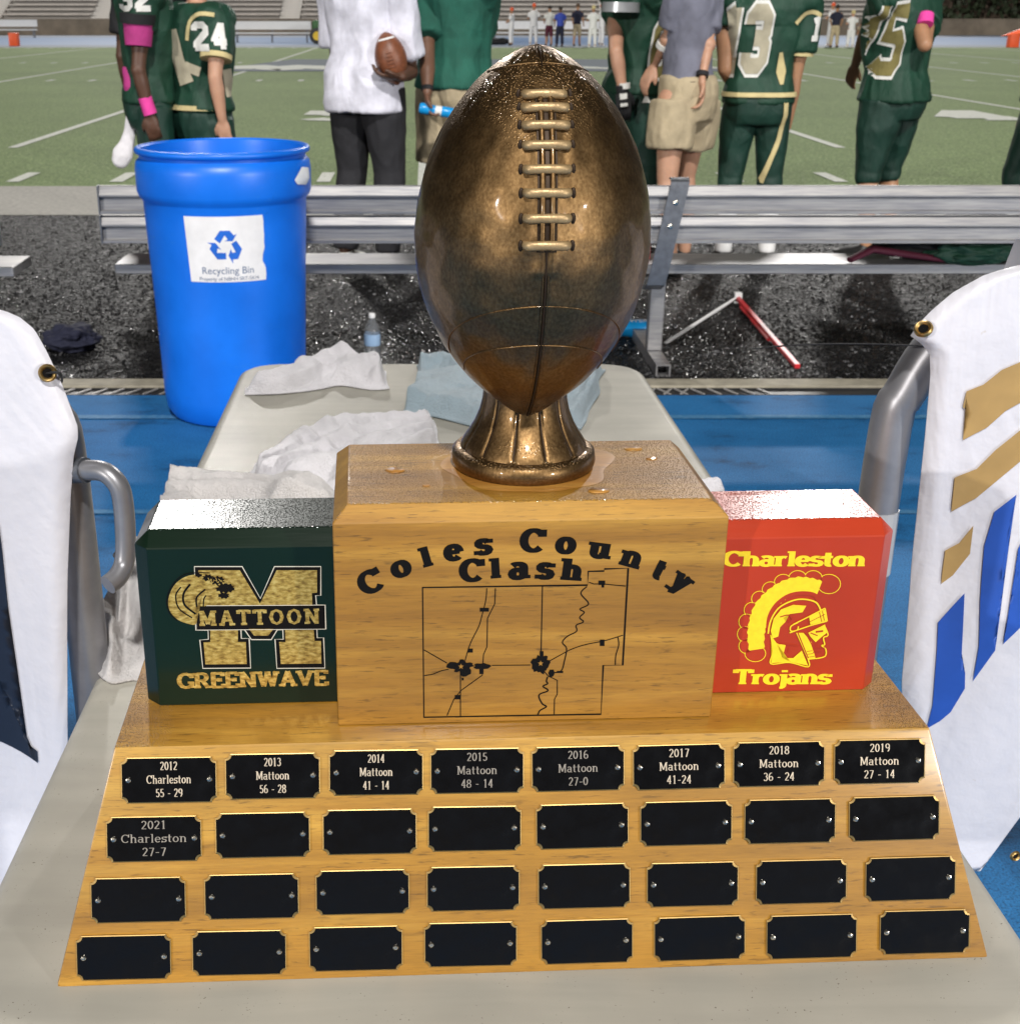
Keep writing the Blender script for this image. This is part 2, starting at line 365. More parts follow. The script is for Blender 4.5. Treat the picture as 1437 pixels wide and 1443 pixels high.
# people
def skin(name, c): 
    t = Mt(name, c, .5); t.col(t.ramp(t.noise(12, 4), [(.3, tuple(x * .85 for x in c)), (.7, tuple(x * 1.12 for x in c))])); t.set('Subsurface Weight', .08); t.set('Subsurface Scale', .01); return t.m
M['skin_light'] = skin('light_skin', (.52, .29, .19)); M['skin_tan'] = skin('tan_skin', (.40, .21, .115)); M['skin_dark'] = skin('dark_skin', (.10, .048, .030)); M['skin_brown'] = skin('brown_skin', (.17, .085, .052))
def fab(name, c, r=.8, b=.25):
    t = Mt(name, c, r); f = t.noise(9, 4); t.col(t.ramp(f, [(.3, tuple(x * .80 for x in c)), (.7, tuple(min(1, x * 1.18) for x in c))]))
    t.bump(t.math('ADD', t.noise(8, 3, (1, 1, .5), .5, .8), t.math('MULTIPLY', t.noise(260, 2), .12)), .5, .035); return t.m
M['jersey'] = fab('dark_green_mesh', (.006, .048, .026), .6); M['jersey_pants'] = fab('dark_green_knit', (.005, .036, .024), .55); M['polo_green'] = fab('green_polo', (.012, .105, .072))
M['gold_trim'] = fab('vegas_gold_trim', (.62, .52, .26)); M['number_gold'] = fab('number_gold_grey', (.45, .41, .30)); M['number_white'] = fab('number_white', (.74, .74, .70)); M['number_olive'] = fab('number_olive', (.20, .17, .055))
M['black_cloth'] = fab('black_cloth', (.012, .012, .014)); M['jeans'] = fab('black_jeans', (.018, .018, .022), .85, .5); M['white_shirt'] = fab('white_shirt', (.74, .74, .84)); M['pink'] = fab('hot_pink', (.80, .06, .36)); M['pink_deep'] = fab('magenta_pink', (.42, .035, .20))
M['khaki'] = fab('khaki', (.45, .37, .24)); M['polo_grey'] = fab('grey_polo', (.17, .175, .225)); M['silver'] = simple('silver_pad', (.42, .43, .44), .3, .4)
M['leather'] = simple('brown_leather', (.19, .065, .03), .42, var=.25, nscale=30, bump=.3, bscale=400); M['hair'] = simple('dark_hair', (.02, .014, .01), .6, bump=.5, bscale=300)
M['hair_brown'] = simple('brown_hair', (.09, .05, .025), .6, bump=.5, bscale=300)
M['shoe_dark'] = simple('black_shoe', (.02, .02, .02), .45); M['orange'] = simple('bright_orange', (.80, .10, .02), .5); M['red'] = simple('red_plastic', (.55, .02, .03), .4)
M['maroon'] = simple('maroon_cloth', (.09, .008, .025), .7); M['royal'] = simple('royal_blue_cloth', (.03, .06, .38), .7); M['navy'] = simple('navy_cloth', (.012, .014, .035), .85, bump=.5, bscale=200)
M['bottle_blue'] = simple('bright_blue_plastic', (.01, .30, .70), .3)
t = Mt('clear_plastic', (.92, .96, 1), .08); t.set('Transmission Weight', .9); t.set('IOR', 1.35); M['clear'] = t.m
M['tractor'] = simple('tractor_green', (.03, .12, .03), .5); M['tractor_yellow'] = simple('tractor_yellow', (.75, .5, .03), .5)
M['leaf'] = simple('dark_hedge_leaf', (.028, .042, .018), .7, var=.4, nscale=.7); M['bark'] = simple('bark', (.07, .05, .035), .9)
# ------------------------------------------------------------------ lettering drawn as strokes
def arc(cx, cy, rx, ry, a0, a1, n=12): return [(cx + rx * math.cos(R(a0 + (a1 - a0) * i / n)), cy + ry * math.sin(R(a0 + (a1 - a0) * i / n))) for i in range(n + 1)]
X = .68
GL = {   # char: (advance, strokes, serifs(x, y, length factor))
 'C': (.84, [arc(.44, .5, .36, .45, 48, 315, 18), [(.76, .98), (.76, .66)]], []),
 'M': (1.06, [[(.16, 0), (.16, 1)], [(.20, .97), (.52, .12)], [(.52, .12), (.84, .97)], [(.88, 0), (.88, 1)]], [(.16, 0, 1), (.88, 0, 1), (.12, 1, .8), (.92, 1, .8)]),
 'T': (.80, [[(.40, 0), (.40, 1)], [(.06, .95), (.74, .95)], [(.07, 1), (.07, .76)], [(.73, 1), (.73, .76)]], [(.40, 0, 1.2)]),
 'G': (.88, [arc(.44, .5, .36, .45, 48, 322, 18), [(.76, .98), (.76, .68)], [(.76, .45), (.76, .03)]], [(.72, .45, 1)]),
 'R': (.86, [[(.18, 0), (.18, 1)], [(.18, .95), (.44, .95)] + arc(.44, .72, .24, .23, 90, -90, 8) + [(.18, .49)], [(.46, .49), (.72, .03)]], [(.18, 0, 1), (.14, 1, .7), (.76, 0, .7)]),
 'E': (.78, [[(.18, 0), (.18, 1)], [(.1, .95), (.68, .95)], [(.18, .52), (.52, .52)], [(.1, .05), (.70, .05)], [(.68, 1), (.68, .76)], [(.70, 0), (.70, .25)], [(.52, .64), (.52, .4)]], []),
 'N': (.94, [[(.18, 0), (.18, 1)], [(.18, .98), (.74, .03)], [(.76, 0), (.76, 1)]], [(.18, 0, 1), (.12, 1, .7), (.76, 1, 1)]),
 'W': (1.22, [[(.14, 1), (.36, .03)], [(.36, .03), (.60, .95)], [(.60, .95), (.84, .03)], [(.84, .03), (1.06, 1)]], [(.14, 1, 1), (1.06, 1, 1), (.60, 1, .7)]),
 'A': (.92, [[(.14, 0), (.46, .98)], [(.46, .98), (.78, 0)], [(.24, .33), (.68, .33)]], [(.14, 0, 1), (.78, 0, 1)]),
 'V': (.92, [[(.14, 1), (.46, .03)], [(.46, .03), (.78, 1)]], [(.14, 1, 1), (.78, 1, 1)]),
 'O': (.90, [arc(.45, .5, .35, .45, 0, 360, 24)], []),
 '0': (.62, [arc(.31, .5, .22, .45, 0, 360, 20)], []),
 '1': (.62, [[(.32, 0), (.32, 1)], [(.16, .84), (.32, .96)]], [(.32, 0, 1.2)]),
 '2': (.62, [arc(.30, .72, .20, .24, 165, -30, 10) + [(.10, .05)], [(.08, .05), (.54, .05)]], []),
 '3': (.62, [arc(.28, .74, .20, .21, 150, -80, 10), arc(.28, .29, .23, .25, 80, -150, 12)], []),
 '4': (.62, [[(.40, 0), (.40, 1)], [(.40, .98), (.07, .30)], [(.06, .28), (.56, .28)]], [(.40, 0, .8)]),
 '5': (.62, [[(.50, .94), (.16, .94)], [(.16, .96), (.14, .52)], arc(.29, .31, .22, .26, 130, -145, 12)], []),
 '6': (.62, [arc(.36, .5, .27, .46, 75, 180, 8) + arc(.31, .30, .22, .25, 180, 360, 8), arc(.31, .30, .22, .25, 0, 180, 8)], []),
 '7': (.62, [[(.08, .94), (.54, .94)], [(.52, .94), (.24, 0)]], []),
 '8': (.62, [arc(.31, .73, .19, .22, 0, 360, 16), arc(.31, .27, .23, .24, 0, 360, 16)], []),
 '9': (.62, [arc(.31, .70, .22, .25, 0, 360, 16), arc(.26, .5, .27, .46, 0, -75, 8)], []),
 '-': (.50, [[(.08, .40), (.42, .40)]], []),
 ' ': (.40, [], []),
 'a': (.66, [arc(.29, .50, .21, .15, 150, 0, 8) + [(.50, .06)], arc(.29, .22, .20, .18, 20, 340, 12)], [(.55, .0, .6)]),
 'e': (.64, [arc(.32, .34, .23, .30, 0, 320, 16), [(.10, .36), (.55, .36)]], []),
 'h': (.76, [[(.18, 0), (.18, 1)], arc(.38, .42, .20, .22, 160, 0, 8) + [(.58, 0)]], [(.18, 0, .9), (.12, 1, .6), (.58, 0, .9)]),
 'l': (.40, [[(.20, 0), (.20, 1)]], [(.20, 0, 1), (.14, 1, .6)]),
 'n': (.76, [[(.18, 0), (.18, X)], arc(.38, .42, .20, .22, 160, 0, 8) + [(.58, 0)]], [(.18, 0, .9), (.12, X, .6), (.58, 0, .9)]),
 'o': (.66, [arc(.33, .34, .24, .30, 0, 360, 20)], []),
 'r': (.56, [[(.18, 0), (.18, X)], arc(.40, .38, .22, .24, 150, 60, 6)], [(.18, 0, 1), (.12, X, .6)]),
 's': (.56, [arc(.28, .49, .18, .14, 30, 250, 8) + arc(.28, .20, .20, .15, 90, -150, 8), [(.48, .68), (.48, .50)], [(.08, .18), (.08, .0)]], []),
 't': (.50, [[(.22, .90), (.22, .18)] + arc(.34, .17, .12, .12, 180, 300, 5), [(.05, .62), (.44, .62)]], []),
 'u': (.76, [[(.17, X), (.17, .25)] + arc(.35, .25, .18, .20, 180, 340, 8), [(.58, 0), (.58, X)]], [(.12, X, .7), (.53, X, .7), (.64, 0, .6)]),
 'y': (.72, [[(.14, X), (.36, .02)], [(.60, X), (.30, -.22), (.16, -.26)]], [(.14, X, 1), (.60, X, 1), (.14, -.26, .5)]),
 'j': (.38, [[(.24, X), (.24, -.08)] + arc(.10, -.08, .14, .16, 0, -100, 5), [(.24, .82), (.24, .96)]], [(.18, X, .6)]),
}
def glyph_polys(ch, thick, thin, sl, st, ang=False):
    adv, strokes, ser = GL[ch]; out = []
    for s in strokes:
        if ang and len(s) > 8: # octagonal block look
            s = s[::max(1, len(s) // 8)] + ([s[-1]] if (len(s) - 1) % max(1, len(s) // 8) else [])
        n = len(s); L = []; Rr = []
        closed = (abs(s[0][0] - s[-1][0]) + abs(s[0][1] - s[-1][1]) < 1e-4) and n > 3
        for i in range(n):
            if closed: p0 = s[(i - 1) % (n - 1)]; p1 = s[(i + 1) % (n - 1)]
            else: p0 = s[max(0, i - 1)]; p1 = s[min(n - 1, i + 1)]
            dx, dy = p1[0] - p0[0], p1[1] - p0[1]; d = math.hypot(dx, dy) or 1; dx /= d; dy /= d
            wd = (thin + (thick - thin) * abs(dy) ** 1.3) / 2
            L.append((s[i][0] - dy * wd, s[i][1] + dx * wd)); Rr.append((s[i][0] + dy * wd, s[i][1] - dx * wd))
        for i in range(n - 1): out.append([L[i], L[i + 1], Rr[i + 1], Rr[i]])
    for x, y, f in ser:
        h = sl * f / 2 + thick / 2
        y0, y1 = (y, y + st) if y < .3 else (y - st, y)
        out.append([(x - h, y0), (x + h, y0), (x + h, y1), (x - h, y1)])
    return adv, out
def text_polys(s, height, thick=.14, thin=.06, sl=.12, st=.05, xs=1.0, track=0, ang=False, align='c', cond=None):
    x = 0; polys = []
    for ch in s:
        adv, pp = glyph_polys(ch, thick, thin, sl, st, ang)
        polys += [[((x + px) * xs * height, py * height) for px, py in p] for p in pp]
        x += adv + track
    wd = (x - track) * xs * height
    if cond:
        k = cond / wd; polys = [[(px * k, py) for px, py in p] for p in polys]; wd = cond
    if align == 'c': polys = [[(px - wd / 2, py) for px, py in p] for p in polys]
    return polys, wd
def flat_polys(bm, polys, put, lift=0.0004, step=4e-6):
    for i, p in enumerate(polys):
        vv = [bm.verts.new(put(x, y, lift + step * (i % 17))) for x, y in p]
        try: bm.faces.new(vv)
        except Exception: pass
def ribbon(pts, wd, closed=False):
    n = len(pts); L = []; Rr = []
    for i in range(n):
        p0 = pts[i - 1] if (i or closed) else pts[0]; p1 = pts[(i + 1) % n] if (i < n - 1 or closed) else pts[-1]
        dx, dy = p1[0] - p0[0], p1[1] - p0[1]; d = math.hypot(dx, dy) or 1; dx /= d; dy /= d
        w_ = wd[i] / 2 if hasattr(wd, '__len__') else wd / 2
        L.append((pts[i][0] - dy * w_, pts[i][1] + dx * w_)); Rr.append((pts[i][0] + dy * w_, pts[i][1] - dx * w_))
    m = n if closed else n - 1
    return [[L[i], L[(i + 1) % n], Rr[(i + 1) % n], Rr[i]] for i in range(m)]
def catmull(pts, n=6, closed=False):
    out = []; N = len(pts)
    for i in range(N if closed else N - 1):
        p = [pts[(i + k) % N] if closed else pts[min(max(i + k, 0), N - 1)] for k in (-1, 0, 1, 2)]
        for j in range(n):
            t_ = j / n
            out.append(tuple(.5 * ((2 * b) + (-a + c) * t_ + (2 * a - 5 * b + 4 * c - d) * t_ * t_ + (-a + 3 * b - 3 * c + d) * t_ ** 3) for a, b, c, d in zip(*p)))
    if not closed: out.append(tuple(pts[-1]))
    return out
def plain_text(s, size, font_scale=1.0):
    """built-in sans font -> list of triangles (2D)"""
    cu = bpy.data.curves.new('t', 'FONT'); cu.body = s; cu.size = size; cu.align_x = 'CENTER'; cu.resolution_u = 3
    o = bpy.data.objects.new('t', cu); COL.objects.link(o); dg = bpy.context.evaluated_depsgraph_get(); dg.update()
    me = bpy.data.meshes.new_from_object(o.evaluated_get(dg)); 
    polys = [[(me.vertices[i].co.x, me.vertices[i].co.y) for i in p.vertices] for p in me.polygons]
    bpy.data.objects.remove(o); bpy.data.curves.remove(cu); bpy.data.meshes.remove(me)
    return polys
# ------------------------------------------------------------------ ground and field
def sheet(name, pts, z, mat, kind='structure', thick=None, label=None):
    bm = bmesh.new(); f = bm.faces.new([bm.verts.new((x, y, z)) for x, y in pts])
    if thick:
        r = bmesh.ops.extrude_face_region(bm, geom=[f]); bmesh.ops.translate(bm, vec=(0, 0, -thick), verts=[v for v in r['geom'] if isinstance(v, bmesh.types.BMVert)])
    return finish(name, bm, mat, kind=kind)
def rect(x0, x1, y0, y1): return [(x0, y0), (x1, y0), (x1, y1), (x0, y1)]
XW = 130
sheet('ground', rect(-300, 300, -120, 300), -.02, M['brownwall'])
sheet('running_track', rect(-XW, XW, -12, 4.83), 0.0, M['track'])
sheet('drain_channel', rect(-XW, XW, 4.83, 4.93), -.004, M['grate_dark'])
sheet('curb', rect(-XW, XW, 4.93, 5.03), .012, M['curb'], thick=.03)
sheet('rubber_apron', rect(-XW, XW, 5.03, 9.58), 0.0, M['rubber'])
sheet('concrete_strip', rect(-XW, XW, 9.58, 11.26), .004, M['concrete'])
sheet('turf', rect(-XW, XW, 11.26, 58.0), .0, M['turf'])
sheet('far_apron', rect(-XW, XW, 58.0, 62.0), .0, M['apron'])
sheet('far_track', rect(-XW, XW, 62.0, 80.0), .0, M['far_track'])
sheet('far_walkway', rect(-XW, XW, 80.0, 88.0), .0, M['apron'])
# loose crumb standing proud on the rubber: real grains
import numpy as np
rg = np.random.RandomState(5); NG = 42000
gy = 5.05 + (9.56 - 5.05) * rg.rand(NG) ** 1.35; gx = (rg.rand(NG) - .5) * 1.30 * gy * .86 + gy * .045; gs = (.0045 + .0065 * rg.rand(NG) ** 2)
octa = np.array([(1, 0, 0), (0, 1, 0), (-1, 0, 0), (0, -1, 0), (0, 0, .9), (.0, 0, -.5)], float)
q_ = rg.rand(NG, 1) * 6.28; jit = 1 + .45 * (rg.rand(NG, 6, 1) - .5)
P_ = octa[None] * jit * gs[:, None, None]; cx_, sx_ = np.cos(q_), np.sin(q_)
Vx = P_[:, :, 0] * cx_ - P_[:, :, 1] * sx_ + gx[:, None]; Vy = P_[:, :, 0] * sx_ + P_[:, :, 1] * cx_ + gy[:, None]; Vz = P_[:, :, 2] + (rg.rand(NG, 1) - .5) * .6 * P_[:, :1, 0] + .002
V_ = np.stack([Vx, Vy, Vz], -1).reshape(-1, 3); fo_ = np.array([(0, 1, 4), (1, 2, 4), (2, 3, 4), (3, 0, 4)])
F_ = (fo_[None] + (np.arange(NG) * 6)[:, None, None]).reshape(-1, 3)
me = bpy.data.meshes.new('rubber_grains'); me.vertices.add(len(V_)); me.vertices.foreach_set('co', V_.ravel()); me.loops.add(F_.size); me.loops.foreach_set('vertex_index', F_.ravel().astype(np.int32))
me.polygons.add(len(F_)); me.polygons.foreach_set('loop_start', np.arange(0, F_.size, 3, dtype=np.int32)); me.update(calc_edges=True)
link('rubber_grains', me, M['granule'], label='loose wet black rubber grains covering the strip under the bench', cat='rubber crumb', kind='stuff')
# drain grate bars, each one a piece
gr = empty('drain_grate', (0, 4.88, 0), label='narrow drain grate with pale cross bars along the blue track edge', cat='drain grate')
bm = bmesh.new(); box(bm, (-.0042, -.045, 0), (.0042, .045, .006), .001); bar = bpy.data.meshes.new('grate_bar'); bm.to_mesh(bar); bm.free(); bar.materials.append(M['grate_bar'])
for i in range(38):
    x = -1.42 + i * .066
    if -.82 < x < .68: continue
    inst('grate_bar', bar, (x, 0, -.002), (0, 0, R(-28)), gr)
for i in range(9):
    inst('grate_bar', bar, (.83 + i * .066 - .02, 0, -.0018), (0, 0, R(24)), gr)
bm = bmesh.new()
for s in (-1, 1): box(bm, (-1.5, s * .046 - .003, -.003), (3.4, s * .046 + .003, .002))
finish('grate_edge', bm, M['grate_dark'], gr, local=True)

for v_, wd_ in ((588, .022), (722, .016)):
    yl = onz(600, v_).y; sheet('lane_line', rect(-30, 30, yl - wd_, yl + wd_), .004, M['lane'])
# painted lines: from photo positions unprojected on the turf, prolonged across it
lines = bmesh.new()
def strip(a, b, wd, z=.006):
    a = Vector(a[:2]); b = Vector(b[:2]); n = (b - a).normalized(); n = Vector((-n.y, n.x)) * wd / 2
    lines.faces.new([lines.verts.new((p.x, p.y, z)) for p in (a - n, b - n, b + n, a + n)])
YN, YF = 11.3, 57.0
def yard(u0, v0, u1, v1, wd=.12):
    a, b = onz(u0, v0), onz(u1, v1); d = (b - a).normalized()
    a2 = a + d * ((YF - a.y) / d.y); return a, d
# yard lines run straight away from the camera every 5 yards (4.57 m)
base = onz(601, 190).x
for k in range(-9, 11):
    x = base + k * 4.572
    strip((x, 14.6 if k != 0 else 11.3), (x, YF), .115 if k else .16)
strip((-XW, 14.5), (XW, 14.5), .001)
strip((-XW, 57.1), (XW, 57.1), .35)
for k in range(-9 * 5, 11 * 5):
    if k % 5 == 0: continue
    x = base + k * .9144
    for y0, y1 in ((11.55, 12.25), (29.2, 29.8), (39.6, 40.2), (56.0, 56.7)): strip((x, y0), (x, y1), .12, .0065)
finish('field_lines', lines, M['line'], kind='structure')
# yard numbers near the sideline
def put_z(ox, oy, z, s=1, rot=0):
    c, sn = math.cos(rot), math.sin(rot)
    return lambda x, y, l: Vector((ox + c * x - sn * y, oy + sn * x + c * y, z + l))
bm = bmesh.new()
for k, s in ((-4, '3'), (-2, '4'), (0, '5'), (2, '4'), (4, '3')):
    for dx, ch in ((-1.25, s), (1.25, '0')):
        pp, wd = text_polys(ch, 1.9, .26, .20, .1, .08, xs=.95, ang=True)
        flat_polys(bm, pp, put_z(base + k * 4.572 + dx, 18.4, .009), 0)
finish('yard_numbers', bm, M['line'], kind='structure')
# centre logo: dark band with white flourish
a = onz(330, 88); y0 = onz(600, 100).y; y1 = onz(600, 83).y
bm = bmesh.new(); bm.faces.new([bm.verts.new((x, y, .010)) for x, y in ((a.x, y0), (onz(1010, 95).x, y0), (onz(960, 85).x, y1), (a.x + 1.4, y1))])
finish('field_logo', bm, M['logo_blue'], kind='structure')
bm = bmesh.new(); pts = [(onz(u, v).x, onz(u, v).y) for u, v in ((332, 97), (360, 92), (395, 98), (425, 92), (470, 97), (560, 92), (640, 97), (740, 91), (860, 96), (940, 91), (1000, 96))]
flat_polys(bm, ribbon(catmull(pts, 4), .9), put_z(0, 0, .014), 0); finish('field_logo_edge', bm, M['line'], kind='structure')

# ------------------------------------------------------------------ far wall, bleachers, hedge
wall = bmesh.new(); box(wall, (-90, 88.0, 0), (110, 88.4, .92)); box(wall, (-90, 87.96, .92), (110, 88.44, 1.0), .01)
finish('stadium_wall', wall, M['brownwall'], label='low stained concrete wall below the grey bleachers across the field', cat='wall')
XR = ony(1312, 30, 89).x
ais = [-110, -14, 142, 408, 625, 862, 1105, 1312]
axs = [ony(u, 20, 90).x for u in ais]
NR = 9
plank_me = {}
def plank(L, dy, dz, mat):
    k = (round(L, 2), dy, dz)
    if k not in plank_me:
        bm = bmesh.new(); box(bm, (0, 0, 0), (L, dy, dz)); me = bpy.data.meshes.new('plank'); bm.to_mesh(me); bm.free(); me.materials.append(mat); plank_me[k] = me
    return plank_me[k]
names = ['leftmost section of grey bleachers beyond the left sideline wall', 'grey bleacher section above the wall at the far left of the field', 'grey bleacher section above the wall between the pink sleeved player and the white shirt',
         'grey bleacher section behind the man in the white shirt', 'grey bleacher section right above the tip of the bronze football', 'grey bleacher section behind the coach in khaki shorts', 'rightmost grey bleacher section next to the dark hedge']
for i in range(len(axs) - 1):
    x0, x1 = axs[i] + .7, axs[i + 1] - .7
    e = empty('bleacher_section', ((x0 + x1) / 2, 89, .9), label=names[i], cat='bleachers', group='bleacher sections across the field')
    bm = bmesh.new()
    for r in range(NR): box(bm, (x0, 89.0 + r * .76, .4), (x1, 89.0 + r * .76 + .76, .62 + r * .30 ))
    finish('riser', bm, M['bleach_dark'], e)
    for r in range(NR):
        inst('seat_plank', plank(x1 - x0, .28, .06, M['bleach']), (x0 - (x0 + x1) / 2, r * .76 + .30, .02 + r * .30), (0, 0, 0), e)
        inst('foot_plank', plank(x1 - x0, .30, .04, M['bleach']), (x0 - (x0 + x1) / 2, r * .76 - .04, -.24 + r * .30), (0, 0, 0), e)
    if i:
        s = empty('stairs', (axs[i], 89, .9), label='flight of white edged steps ' + ['', 'at the far left beside the pink sleeved player', 'between bleachers left of the tractor', 'right of the man holding the football', 'above the far player in the blue jacket', 'left of player thirteen', ''][i], cat='stairs', group='stairs between bleachers')
        for r in range(NR * 2):
            inst('step', plank(1.3, .38, .15, M['bleach']), (-.65, r * .38 - .1, -.4 + r * .15), (0, 0, 0), s)
            inst('step_edge', plank(1.3, .06, .085, M['stair_white']), (-.65, r * .38 - .17, -.32 + r * .15), (0, 0, 0), s)
# hedge: leaf clusters
bm = bmesh.new(); rnd = random.Random(4)
x0h = ony(1312, 30, 93).x
for i in range(15000):
    x = x0h + rnd.random() * 34; z = .7 + 8.5 * rnd.random() ** .9; y = 91 + 2.5 * rnd.random() + .5 * math.sin(x * 1.7) + .6 * math.sin(z * 2.1 + x)
    s = .10 + .12 * rnd.random(); q = Euler((rnd.random() * 3, rnd.random() * 3, rnd.random() * 3)).to_matrix()
    bm.faces.new([bm.verts.new(Vector((x, y, z)) + q @ Vector(p) * s) for p in ((-1, -.45, 0), (.2, -.8, 0), (1, .3, .2), (-.3, .8, .1))])
me_h = empty('hedge', (x0h + 17, 92, 0), label='tall dark hedge of dense foliage behind the far wall on the right', cat='hedge')
o = finish('foliage', bm, M['leaf'], me_h, recalc=False, kind='stuff')
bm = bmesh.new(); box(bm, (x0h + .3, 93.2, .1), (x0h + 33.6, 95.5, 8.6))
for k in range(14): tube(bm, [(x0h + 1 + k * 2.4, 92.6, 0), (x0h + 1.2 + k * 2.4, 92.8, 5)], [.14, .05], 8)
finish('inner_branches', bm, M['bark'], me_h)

# ------------------------------------------------------------------ floodlight masts and one added fill light (outside the frame or behind player fifteen)
def mast(x, y, h, face, label, power, size=3.4, spread=None):
    e = empty('floodlight_mast', (x, y, 0), face, label=label, cat='floodlight', group='stadium floodlight masts')
    bm = bmesh.new(); tube(bm, [(0, 0, 0), (0, 0, h)], [.34, .18], 12); finish('pole', bm, M['alu_dark'], e, local=True, smooth=40)
    bm = bmesh.new()
    for k in range(3): box(bm, (-1.9, -.07, h - .2 - k * 1.0), (1.9, .07, h - .08 - k * 1.0))
    finish('crossarm', bm, M['alu_dark'], e, local=True)
    bm = bmesh.new(); lathe(bm, [(.10, .25), (.16, .16), (.30, 0), (.28, -.02)], 14); hm = bpy.data.meshes.new('lamp_housing'); bm.to_mesh(hm); bm.free(); hm.materials.append(M['alu'])
    for k in range(3):
        for j in range(4): inst('lamp_housing', hm, (-1.5 + j, -.35, h - .15 - k), (R(-62), 0, 0), e)
    ld = bpy.data.lights.new('floodlight', 'AREA'); ld.shape = 'RECTANGLE'; ld.size = size; ld.size_y = 2.6; ld.energy = power; ld.color = (1.0, .97, .93)
    lo = bpy.data.objects.new('floodlight_bank', ld); COL.objects.link(lo); fw = (Vector((0, 12, 0)) - Vector((x, y, 0))).normalized()
    lo.location = Vector((x, y, h - 1.1)) + fw * 1.2; aim(lo, Vector((0, 12, 0)) - lo.location)
    return lo
HB = 40
mast(-31.9, 150, 66, R(12), 'floodlight mast beyond the bleachers behind the pink sleeved player', 150000 * BACK, 5.5)
mast(48.8, 150, 66, R(-18), 'floodlight mast standing behind player fifteen beyond the bleachers', 150000 * BACK, 5.5)
mast(56.0, -58.0, 15.5, R(180 + 43), 'floodlight mast behind the camera to the right', 42000 * FRONT)
mast(3.0, -38.0, 40.0, R(180), 'tall added fill light mast straight behind the camera', 46000 * FRONT)  # added fill mast, softens trophy shadows and brightens the towels
# ------------------------------------------------------------------ folding table
TZ = .74
tb = empty('folding_table', (.043, 1.59, 0), R(0), label='off white plastic folding table with rounded corners carrying the trophy', cat='table')
bm = bmesh.new()
fl, fr, nl, nr = (-.368, 2.515), (.428, 2.515), (-.349, .685), (.462, .685)
def rr(corners, r, n=7):
    out = []; N = len(corners)
    for i in range(N):
        p = Vector(corners[i]); a = (Vector(corners[i - 1]) - p).normalized(); b = (Vector(corners[(i + 1) % N]) - p).normalized()
        for k in range(n + 1):
            t_ = k / n; out.append(tuple((p + a * r * (1 - t_) ** 2 + b * r * t_ ** 2)))
    return out
oc = rr([nl, nr, fr, fl], .085)
def inset(poly, d):
    c = Vector((.043, 1.6)); return [tuple(Vector(p) - Vector(((Vector(p) - c).x / .4 * d, (Vector(p) - c).y / .9 * d)).to_3d().to_2d()) for p in poly]
prof = [(.016, -.046), (.002, -.040), (0, -.014), (.003, -.005), (.010, -.0008), (.018, 0)]
rings = [[bm.verts.new((x, y, TZ + z)) for x, y in inset(oc, d)] for d, z in prof]
n = len(oc)
for a, b in zip(rings, rings[1:]):
    for k in range(n): bm.faces.new((a[k], a[(k + 1) % n], b[(k + 1) % n], b[k]))
bm.faces.new(rings[-1]); bm.faces.new(rings[0][::-1])
finish('tabletop', bm, M['table'], tb, smooth=50)
for y in (.95, 2.22):
    for x in (-.26, .34):
        bm = bmesh.new(); tube(bm, [(x, y, .70), (x, y + (.06 if y > 1.5 else -.06), .012)], .0145, 12); finish('leg', bm, M['steel'], tb, smooth=40)
        bm = bmesh.new(); tube(bm, [(x, y + (.06 if y > 1.5 else -.06), .03), (x, y + (.06 if y > 1.5 else -.06), 0.0)], .018, 12); finish('rubber_foot', bm, M['black_cloth'], tb, smooth=40)
    bm = bmesh.new(); tube(bm, [(-.26, y, .25), (.34, y, .25)], .011, 10); finish('crossbar', bm, M['steel'], tb, smooth=40)

# ------------------------------------------------------------------ trophy
TR = empty('trophy', (.0765, .753, TZ), R(2.6), label='wooden football trophy with bronze ball, team blocks and rows of black name plates', cat='trophy')
TM = wm(TR); TI = TM.inverted()
def plane(p, n):
    P0 = TM @ Vector(p); N0 = (TM.to_3x3() @ Vector(n)).normalized()
    return lambda u, v: TI @ onpl(u, v, P0, N0)
def basis(p, n, up):
    """2D frame on a face: x to the right, y up"""
    n = Vector(n).normalized(); up = Vector(up); yv = (up - n * up.dot(n)).normalized(); xv = yv.cross(n).normalized(); p = Vector(p)
    put = lambda x, y, l=0: p + xv * x + yv * y + n * l
    pl = plane(p, n)
    def px(u, v):
        q = pl(u, v) - p; return (q.dot(xv), q.dot(yv))
    return put, px, xv, yv, n
